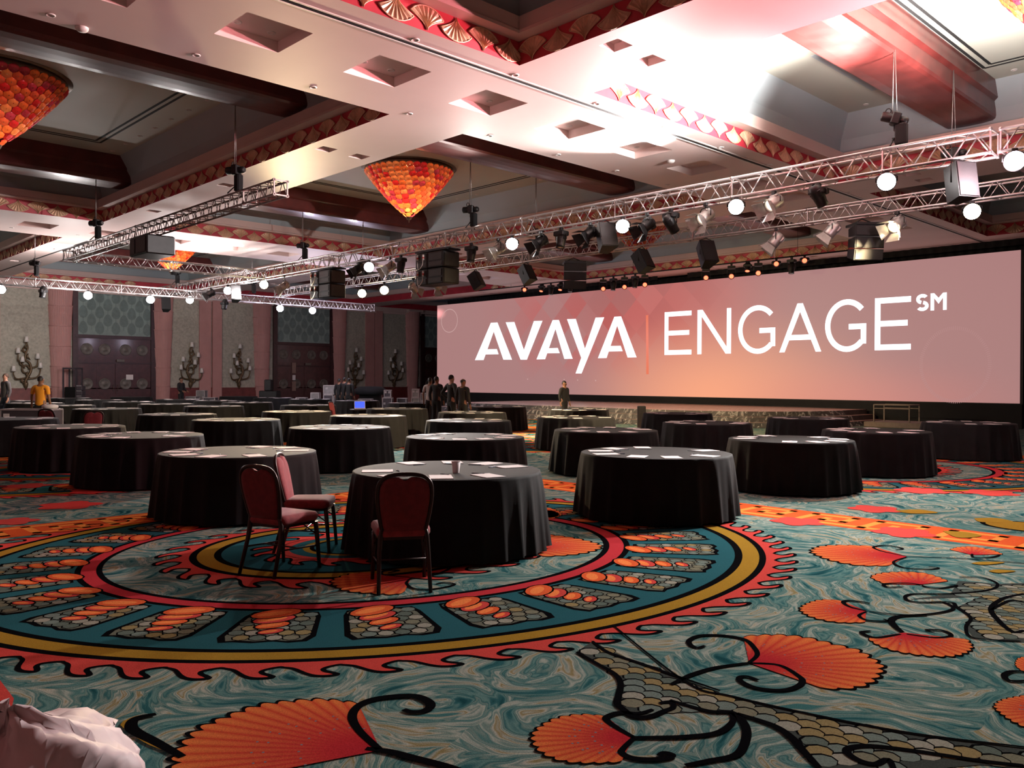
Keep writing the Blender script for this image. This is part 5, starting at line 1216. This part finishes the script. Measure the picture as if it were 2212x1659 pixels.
# red moving heads on a black pipe above the screen
YR = 30.8
rp = thing('lighting_pipe', 'black pipe carrying red lamps above the screen', 'pipe', (0, YR, 6.50)); ob('hanger_wire', MB().tube([(-32, 0, 0), (-32, 0, .15)], .008, 5).tube([(-24, 0, 0), (-24, 0, ZC - 6.5)], .008, 5).tube([(-16, 0, 0), (-16, 0, ZC - 6.5)], .008, 5).mesh('hanger_wire', M_BLK), rp); ob('pipe', MB().tube([(-34.5, 0, 0), (-14.0, 0, 0)], .03, 8).mesh('pipe', M_BLK), rp)
RDP = []
for i, (px, py, fl) in enumerate([(1133, 626, 0), (1170, 622, 1), (1211, 619, 1), (1303, 624, 0), (1349, 620, 0), (1393, 615, 0), (1525, 600, 0), (1580, 597, 0), (1615, 577, 1), (1638, 590, 0), (1677, 570, 0), (1738, 563, 0)]):
    aim = toC(px, py, ('Y', YR, 0)) if not fl else (.2, -.45, -1.0)
    RDP.append(fixture(px, py, ('Y', YR, 6.50), 'mover', aim, 'red', 'red shining moving head above the screen, %s along the pipe' % ordn(i) if i < 12 else '', 'red moving heads above the screen'))
for px, py in [(1190, 628), (1232, 622), (1325, 618), (1372, 612), (1710, 580)]:
    fixture(px, py, ('Y', YR, 6.50), 'mover', DN, None, 'unlit black moving head among the red lamps above screen', 'unlit heads above the screen')

# loudspeakers
GRI = mat('speaker_grille', (0.014, 0.014, 0.015), 0.6, 0.2, var=0.5, scale=140)
def speaker(px, py, w, size, rz, tilt, label, ztr):
    pos = onY(px, py, w[1]) if w[0] == 'Y' else onX(px, py, w[1]); a, d, h = size
    pos.z = min(pos.z, ztr - .09 - h * math.cos(tilt) - d * abs(math.sin(tilt)))
    t = thing('loudspeaker', label, 'loudspeaker', pos, rz, 'hanging loudspeakers')
    Mx = Matrix.Rotation(tilt, 4, 'X')
    cab = MB().rings([[(-a, -d, -h), (a, -d, -h), (a * .55, d, -h), (-a * .55, d, -h)], [(-a, -d, h), (a, -d, h), (a * .55, d, h), (-a * .55, d, h)]], cap=True)
    c = ob('cabinet', cab.mesh('cabinet', M_BLK), t, mtx=Mx); ob('grille', MB().bbox((-a * .94, -d - .012, -h * .95), (a * .94, -d, h * .95), .005).mesh('grille', GRI), c)
    up = max(.1, ztr - .036 - pos.z)
    ob('bracket', MB().tube([(-a * .8, 0, 0), (-a * .8, 0, h * 1.15), (0, 0, up), (a * .8, 0, h * 1.15), (a * .8, 0, 0)], .012, 6).mesh('bracket', M_BLK), t)
f_cam = math.atan2(-F0.x, F0.y)
speaker(358, 651, MT, (.19, .16, .30), f_cam + .5, -.35, 'black tilted loudspeaker at the wall end of the long truss', ZM); speaker(508, 632, MT, (.19, .16, .30), f_cam + .5, -.35, 'black tilted loudspeaker beside a small white lamp', ZM)
speaker(1307, 509, MT, (.21, .19, .30), f_cam + .35, -.35, 'black tilted loudspeaker with one brightly lit side', ZM); speaker(2072, 381, MT, (.20, .19, .30), f_cam + .25, -.15, 'large black loudspeaker hanging next to the pink spotlight', ZM)
speaker(1028, 600, ST, (.2, .17, .26), f_cam + 1.2, -.5, 'black loudspeaker on second truss right of the amplifiers', Z2); speaker(1137, 591, ST, (.2, .17, .26), f_cam + .9, -.5, 'black loudspeaker on second truss above the first red lamps', Z2)
speaker(1387, 555, ST, (.2, .18, .28), f_cam + .8, -.5, 'black loudspeaker on second truss below a dark chandelier', Z2); speaker(1525, 536, ST, (.2, .18, .30), f_cam + .3, -.45, 'black loudspeaker on second truss left of a hoist above screen', Z2)
def line_array(px, py, n, label, ztr, bend=.09):
    pos = onY(px, py, Y2); t = thing('line_array', label, 'loudspeaker', (pos.x, Y2, ztr), f_cam + .1, 'hanging line arrays')
    ob('fly_frame', MB().box((-.3, -.25, -.22), (.3, .25, -.17)).tube([(-.25, 0, -.17), (0, .12, -.04), (.25, 0, -.17)], .012, 6).mesh('fly_frame', M_BLK), t)
    z, y, a = -.34, 0.0, 0.0
    for i in range(n):
        c = ob('cabinet', MB().rings([[(-.32, -.22, -.115), (.32, -.22, -.115), (.26, .2, -.085), (-.26, .2, -.085)], [(-.32, -.22, .115), (.32, -.22, .115), (.26, .2, .085), (-.26, .2, .085)]], cap=True).mesh('cabinet', M_BLK), t, mtx=Matrix.Translation((0, y, z)) @ Matrix.Rotation(a, 4, 'X'))
        ob('grille', MB().bbox((-.3, -.232, -.105), (.3, -.22, .105), .005).mesh('grille', GRI), c)
        a += bend; z -= .235 * math.cos(a); y += .235 * math.sin(a) * .8
line_array(1240, 575, 3, 'curved black line array hanging left of centre stage', Z2); line_array(1868, 500, 3, 'curved black line array hanging above the last letters of ENGAGE', Z2)
# stacks of amplifier boxes slung under the long truss
M_RED = mat('connector_red', (0.5, 0.03, 0.03), 0.5); M_RIB = mat('case_ridge', (0.035, 0.034, 0.033), 0.5)
def ampstack(px, py, label):
    pos = onY(px, py, YM); t = thing('amplifier_stack', label, 'amplifier', (pos.x, YM, ZM - .028), 0, 'amplifier boxes on the truss')
    ob('sling', MB().box((-.7, -.26, -.05), (.7, .26, -.005)).mesh('sling', M_BLK), t)
    for cx_, hw in ((-.36, .27), (.27, .34)):
        for r in range(2):
            z0_ = -.06 - .46 * (r + 1)
            c = ob('amplifier_box', MB().bbox((cx_ - hw, -.30, z0_), (cx_ + hw, .30, z0_ + .44), .02).mesh('amplifier_box', M_BLK), t)
            ob('front_panel', MB().box((cx_ - hw * .8, -.312, z0_ + .05), (cx_ + hw * .8, -.30, z0_ + .16)).box((cx_ - hw * .8, -.312, z0_ + .21), (cx_ + hw * .8, -.30, z0_ + .39)).mesh('front_panel', M_RIB), c)
            ob('side_panel', MB().box((cx_ + hw, -.25, z0_ + .04), (cx_ + hw + .012, .25, z0_ + .40)).mesh('side_panel', M_RIB), c)
            if hw < .3:
                for dy in (-.12, .14):
                    ob('plug', MB().lathe([(.03, 0), (.03, .15)], 10, ctr=(cx_ + dy, -.34, z0_ + .24), cap=True).lathe([(.031, .04), (.031, .08)], 10, 1, ctr=(cx_ + dy, -.34, z0_ + .24)).mesh('plug', [M_TRIMW, M_RED]), c)
                ob('cable', MB().tube(catmull([Vector((cx_ + .14, -.35, z0_ + .24)), Vector((cx_ + .2, -.42, z0_ + .08)), Vector((cx_, -.40, z0_ - .03)), Vector((cx_ - .1, -.36, z0_ + .2))], 5), .009, 5).mesh('cable', M_TRIMW), c)
ampstack(708, 600, 'stack of black amplifier boxes under the long truss, farther from stage-side lamps'); ampstack(945, 560, 'stack of black amplifier boxes under the long truss beside the second truss')
# projector
pos = onY(329, 534, YL); pj = thing('projector', 'black projector hanging under the dark truss, lens glinting', 'projector', pos, 0)
ob('body', MB().bbox((-.58, -.36, -.24), (.58, .36, .24), .03).mesh('body', M_BLK), pj); ob('lens', MB().lathe([(.0005, .1), (.06, .09), (.075, .04), (.08, 0)], 16, axis='X', ctr=(-.68, -.1, .03)).mesh('lens', M_LENSOFF), pj)
ob('vent_panel', MB().box((-.5, -.372, -.18), (-.2, -.36, .18)).box((-.1, -.372, -.18), (.5, -.36, .18)).mesh('vent_panel', M_RIB), pj)
ob('hanger', MB().tube([(-.35, -.145, .22), (-.2, -.145, ZL - .045 - pos.z)], .02, 6).tube([(.3, -.145, .22), (.2, -.145, ZL - .045 - pos.z)], .02, 6).mesh('hanger', M_BLK), pj)

# ------------------------------------------------------------------ chandeliers of scallop discs
M_D = []
def disc_mat(name, col, e):
    m, nt, b = new_mat(name); N = nt.nodes; L = nt.links
    tc = N.new('ShaderNodeTexCoord'); n = N.new('ShaderNodeTexNoise'); n.inputs['Scale'].default_value = 9; L.new(tc.outputs['Object'], n.inputs['Vector'])
    r = ramp(nt, [(.3, [c * .75 for c in col]), (.7, [min(1, c * 1.2) for c in col])]); L.new(n.outputs[0], r.inputs[0])
    L.new(r.outputs[0], b.inputs['Base Color']); setin(b, Roughness=.25); L.new(r.outputs[0], b.inputs['Emission Color']); b.inputs['Emission Strength'].default_value = e
    tr = N.new('ShaderNodeBsdfTranslucent'); L.new(r.outputs[0], tr.inputs[0]); mx = N.new('ShaderNodeMixShader'); mx.inputs[0].default_value = .55
    L.new(b.outputs[0], mx.inputs[1]); L.new(tr.outputs[0], mx.inputs[2]); L.new(mx.outputs[0], N['Material Output'].inputs[0]); return m
DCOL = [(0.78, 0.19, 0.055), (0.82, 0.30, 0.11), (0.62, 0.03, 0.035), (0.74, 0.14, 0.06), (0.48, 0.05, 0.09)]
DM = {e: [disc_mat('shell_disc_%d_%d' % (i, j), c, e) for i, c in enumerate(DCOL)] for j, e in enumerate((0.22, 0.02))}
def disc_mesh(m):
    mb = MB(); n = 12; R = []
    for r, z in [(.012, .030), (.06, .026), (.10, .012), (.118, 0), (.112, -.004)]: R.append([(r * math.cos(2 * PI * j / n), r * math.sin(2 * PI * j / n), z - (.012 if j == 0 and r > .03 else 0)) for j in range(n)])
    return mb.rings(R, sm=True).mesh('shell_disc', m)
DMESH = {e: [disc_mesh(m) for m in ms] for e, ms in DM.items()}
M_BRZ = mat('chandelier_bronze', (0.20, 0.13, 0.09), 0.4, 0.6)
def chandelier(x, y, e, label, seed, light=0.0, R0_=1.34, Hh=1.58):
    rn = random.Random(seed); t = thing('chandelier', label, 'chandelier', (x, y, ZC), 0, 'shell disc chandeliers')
    ob('rim', MB().lathe([(R0_ - .1, 0), (R0_ + .02, -.02), (R0_ + .04, -.12), (R0_ + .0, -.15), (R0_ - .05, -.13)], 48).mesh('rim', M_BRZ), t)
    ob('canopy', MB().lathe([(R0_ + .12, 0), (R0_ + .13, -.015), (.05, -.016)], 40).mesh('canopy', M_BRZ), t)
    ob('frame', MB().lathe([(R0_ * .95, -.14), (.10, -Hh + .06)], 40).mesh('frame', M_BRZ) if not light else MB().lathe([(.10, -Hh + .06), (.02, -Hh)], 12).mesh('frame', M_BRZ), t)
    prof = lambda s: (R0_ * (1 - s) ** .92 + .05 * math.sin(PI * s), -.16 - (Hh - .18) * s)
    rows = 12
    for i in range(rows):
        s = (i + .25) / rows * .985; r, z = prof(s); r2, z2 = prof(min(1, s + .02)); n = max(4, int(2 * PI * r / .205)); tl = math.atan2(r - r2, z - z2)
        for j in range(n):
            a = 2 * PI * (j + (.5 if i % 2 else 0)) / n
            nrm = Vector((math.cos(a) * (z - z2), math.sin(a) * (z - z2), -(r - r2))); nrm.normalize()
            dn = Vector((-math.cos(a) * (r - r2), -math.sin(a) * (r - r2), -(z - z2))).normalized(); ex = dn.cross(nrm) * -1
            sc_ = .92 if r > .3 else .7
            Mx = Matrix((ex * sc_, dn * sc_, nrm * sc_)).transposed().to_4x4(); Mx.translation = Vector((math.cos(a) * r, math.sin(a) * r, z))
            ob('shell_disc', DMESH[e][rn.choices(range(5), [4, 3, 2.4, 3, 1.8])[0]], t, mtx=Mx)
    ob('finial', MB().lathe([(.09, -Hh + .07), (.07, -Hh), (.02, -Hh - .02), (.012, -Hh - .1), (.0005, -Hh - .1)], 14).mesh('finial', M_BRZ), t)
    if light:
        lamp('POINT', (x, y, ZC - Hh + .38), light, (1, .62, .28), .10); lamp('POINT', (x, y, ZC - .6), light * 1.6, (1, .6, .3), .25)
chandelier(-21.2, 16.0, .22, 'glowing orange shell-disc chandelier in the coffer behind the long truss', 1, 34)
chandelier(-21.0, 4.75, .02, 'dim shell-disc chandelier in the coffer over the projector truss', 2, 8)
chandelier(-39.9, 16.2, .22, 'orange shell-disc chandelier behind the projector', 3, 45); chandelier(-20.9, 27.2, .02, 'unlit dark orange chandelier behind the second truss', 4)
chandelier(-3.25, 15.9, .02, 'orange chandelier edge in the bright right-hand coffer', 5, 10)

# ------------------------------------------------------------------ cases, racks, laptop and loose things
M_CASE = mat('flight_case_grey', (0.055, 0.045, 0.055), 0.6); M_EDGE = mat('case_edge_alu', (0.45, 0.42, 0.43), 0.4, 0.6); M_WHITE = mat('case_white', (0.22, 0.21, 0.205), 0.5)
def flight_case(px, dist, w, d, h, label, z=0.0, m=M_CASE, rz=f_cam, body=None, logo=False):
    x, y = at(px, dist); t = thing('flight_case', label, 'case', (x, y, z), rz, 'flight cases'); zb = .1 if z == 0 else 0.0
    ob('body', MB().box((-w / 2, -d / 2, zb), (w / 2, d / 2, zb + h)).mesh('body', m), t); e = MB()
    for sx in (-1, 1):
        for sy in (-1, 1): e.box((sx * w / 2 - .02, sy * d / 2 - .02, zb), (sx * w / 2 + .02, sy * d / 2 + .02, zb + h))
    for zz in (zb, zb + h):
        for sy in (-1, 1): e.box((-w / 2, sy * d / 2 - .02, zz - .02), (w / 2, sy * d / 2 + .02, zz + .02))
        for sx in (-1, 1): e.box((sx * w / 2 - .02, -d / 2, zz - .02), (sx * w / 2 + .02, d / 2, zz + .02))
    ob('edge_trim', e.mesh('edge_trim', M_EDGE), t)
    ob('latch', MB().box((-w * .3 - .05, -d / 2 - .015, zb + h * .55), (-w * .3 + .05, -d / 2, zb + h * .55 + .1)).box((w * .3 - .05, -d / 2 - .015, zb + h * .55), (w * .3 + .05, -d / 2, zb + h * .55 + .1)).mesh('latch', M_EDGE), t)
    if logo: ob('sticker', MB().box((-w * .44, -d / 2 - .012, zb + h * .62), (-w * .32, -d / 2 - .004, zb + h * .86)).mesh('sticker', M_PAPER), t)
    if zb:
        for sx in (-1, 1):
            for sy in (-1, 1): ob('castor', MB().lathe([(.045, -.02), (.05, 0), (.045, .02)], 12, axis='X', ctr=(sx * (w / 2 - .1), sy * (d / 2 - .1), .05), cap=True).mesh('castor', M_BLK), t)
    return t
flight_case(69, 22.2, 1.28, .6, .73, 'long purple-grey flight case beside the man in yellow', logo=True)
q_ = at(108, 22.2); bw = thing('cloth_bundle', 'white cloth bundle lying on the flight case', 'cloth', (q_[0], q_[1], .85)); ob('bundle', MB().lathe([(.0005, 0), (.16, 0), (.2, .04), (.19, .09), (.12, .11), (.0005, .1)], 16).mesh('bundle', M_PAPER), bw)
# rack of trolley shelves by the first door
x, y = at(157, 44.0); t = thing('rack_trolley', 'black upright rack trolley standing beside the first column', 'rack', (x, y, 0), f_cam)
for sx in (-.33, .33):
    for sy in (-.3, .3): ob('post', MB().box((sx - .03, sy - .03, 0), (sx + .03, sy + .03, 2.15)).mesh('post', M_CASE), t)
ob('top', MB().box((-.36, -.33, 2.12), (.36, .33, 2.2)).mesh('top', M_CASE), t); ob('load', MB().bbox((-.3, -.28, .1), (.3, .28, 1.2), .03).mesh('load', M_BLK), t)
x, y = at(175, 43.6); t = thing('crate_stack', 'stack of grey-edged crates beside the black rack trolley', 'crates', (x, y, 0), f_cam)
for i in range(5): c = ob('crate', MB().bbox((-.14, -.2, .26 * i), (.14, .2, .26 * i + .22), .02).mesh('crate', M_CASE), t); ob('label_strip', MB().box((-.13, -.21, .26 * i + .2), (.13, -.2, .26 * i + .25)).mesh('label_strip', M_EDGE), c)
# speakers by the second door
x, y = at(583, 43.5); t = thing('floor_speaker', 'black loudspeaker standing on a black box by the second door', 'loudspeaker', (x, y, 0), f_cam)
ob('sub_cabinet', MB().bbox((-.45, -.4, 0), (.45, .4, 1.05), .03).mesh('sub_cabinet', M_BLK), t); ob('top_cabinet', MB().bbox((-.22, -.25, 1.05), (.12, .25, 1.62), .03).mesh('top_cabinet', M_BLK), t)
CS = [(416, 44.0, .5, .5, .62, 'small white-edged case beside the man in profile', 0, M_WHITE), (455, 44.8, .6, .5, .55, 'low black case with silver edges between the pilaster and tables', 0, M_CASE), (436, 46.3, .45, .4, .9, 'white-topped case at the red wainscot', 0, M_WHITE),
      (652, 42.5, .45, .5, .62, 'small silver-edged case left of the case pile', 0, M_CASE), (682, 43.5, .4, .4, .85, 'case under a draped cloth near the silver cases', 0, M_WHITE), (711, 41.5, .44, .44, .78, 'silver-edged black case under the pile of silver boxes', 0, M_CASE), (733, 41.5, .44, .44, .74, 'silver-edged black case at the right of the pile', 0, M_CASE),
      (790, 40.0, .6, .5, .62, 'case with silver frame below the dark fabric heap', 0, M_CASE), (838, 40.0, .42, .46, .68, 'black rack case with white tag near the last sconce', 0, M_CASE), (869, 40.4, .42, .46, .66, 'black rack case with a long silver handle', 0, M_CASE), (898, 38.5, .32, .32, .72, 'white equipment case next to the ramp', 0, M_WHITE), (917, 39.5, .32, .32, .92, 'white equipment case behind the man in white shirt', 0, M_WHITE)]
for c in CS: flight_case(c[0], c[1], c[2], c[3], c[4], c[5], c[6], c[7])
flight_case(717, 41.5, .72, .42, .42, 'silver box on top of the case pile', .925, M_WHITE); flight_case(838, 40.0, .3, .3, .32, 'small mixer box on the black rack case', .825, M_CASE); flight_case(898, 38.5, .28, .28, .35, 'white box on the equipment case next to the ramp', .865, M_WHITE)
x, y = at(800, 43.0); tag(ob('fabric_heap', MB().lathe([(.55, .86), (.75, .9), (.8, 1.15), (.6, 1.28), (.3, 1.3), (.0005, 1.3)], 18, sm=True).lathe([(.55, .86), (.6, .3), (.7, 0)], 18).mesh('fabric_heap', M_BLACKD), None, (x, y, 0)), 'dark fabric heap over a frame by the wall', 'fabric')
x, y = at(890, 35.0); tag(ob('ramp_board', MB().add([(-.1, -.4, 0), (1.1, -.4, 0), (1.1, .4, 0), (-.1, .4, 0), (.95, -.4, .85), (1.1, -.4, .85), (1.1, .4, .85), (.95, .4, .85)], [(0, 3, 2, 1), (4, 5, 6, 7), (0, 1, 5, 4), (1, 2, 6, 5), (2, 3, 7, 6), (3, 0, 4, 7)]).mesh('ramp_board', mat('ramp_grey', (0.09, 0.08, 0.08), 0.7)), None, (x, y, 0), (0, 0, f_cam)), 'sloping grey ramp board left of the men in black', 'ramp')
x, y = at(767, 38.6); tag(ob('white_sack', MB().lathe([(.2, 0), (.24, .12), (.16, .32), (.05, .46), (.0005, .47)], 14).mesh('white_sack', M_PAPER), None, (x, y, .55 - .55)), 'white sack on the floor right of the case pile', 'sack')
# laptop on a small stand between the tables
x, y = at(778, 26.4); t = thing('laptop', 'open laptop with a blue screen standing between spotlit tables', 'laptop', (x, y, 0), f_cam + .25)
ob('stand', MB().box((-.3, -.22, .70), (.3, .22, .725)).box((-.03, -.03, 0), (.03, .03, .7)).box((-.22, -.18, 0), (.22, .18, .03)).mesh('stand', M_BLK), t)
ob('keyboard_deck', MB().bbox((-.17, -.12, .726), (.17, .12, .745), .006).mesh('keyboard_deck', M_SILV), t)
lid = ob('lid', MB().bbox((-.17, -.006, 0), (.17, .006, .235), .004).mesh('lid', M_SILV), t, (0, .12, .745), (-.25, 0, 0)); ob('display', MB().box((-.155, -.0085, .015), (.155, -.0065, .22)).mesh('display', emit('laptop_blue', (0.02, 0.10, 0.9), 1.2)), lid)
# black speaker box standing by the stage edge table
x, y = at(1386, 26.5); tag(ob('stage_box', MB().bbox((-.12, -.12, 0), (.12, .12, .86), .02).mesh('stage_box', M_BLK), None, (x, y, 0), (0, 0, f_cam)), 'black box standing behind a table in front of stage', 'box')

# crumpled translucent sack in the foreground corner
M_SACK = mat('sack_plastic', (0.62, 0.47, 0.49), 0.55, var=0.06, scale=6, bump=0.35, bscale=7)
rn = random.Random(9); c0 = onz(20, 1700, 0); R = []
nn = 56
for i in range(15):
    u = i / 14; row = []
    for j in range(nn):
        a = 2 * PI * j / nn
        rr = (.50 * (1 - u ** 2.0) + .02) * (1 + .10 * math.sin(3 * a + 1) + .07 * math.sin(5 * a + 2.2 + 2 * u) + .05 * math.sin(9 * a + 6 * u)) ; hh = .27 * u ** .8 * (1 + .22 * math.sin(2 * a + .6)) + .02 * math.sin(7 * a + 9 * u)
        row.append((c0.x + rr * math.cos(a) + rn.uniform(-.012, .012), c0.y + rr * math.sin(a) + rn.uniform(-.012, .012), max(.002, hh + rn.uniform(-.012, .012))))
    R.append(row)
tag(ob('plastic_sack', MB().rings(R, cap=True, sm=True).mesh('plastic_sack', M_SACK)), 'crumpled pinkish white plastic sack on the carpet in the near corner', 'sack')
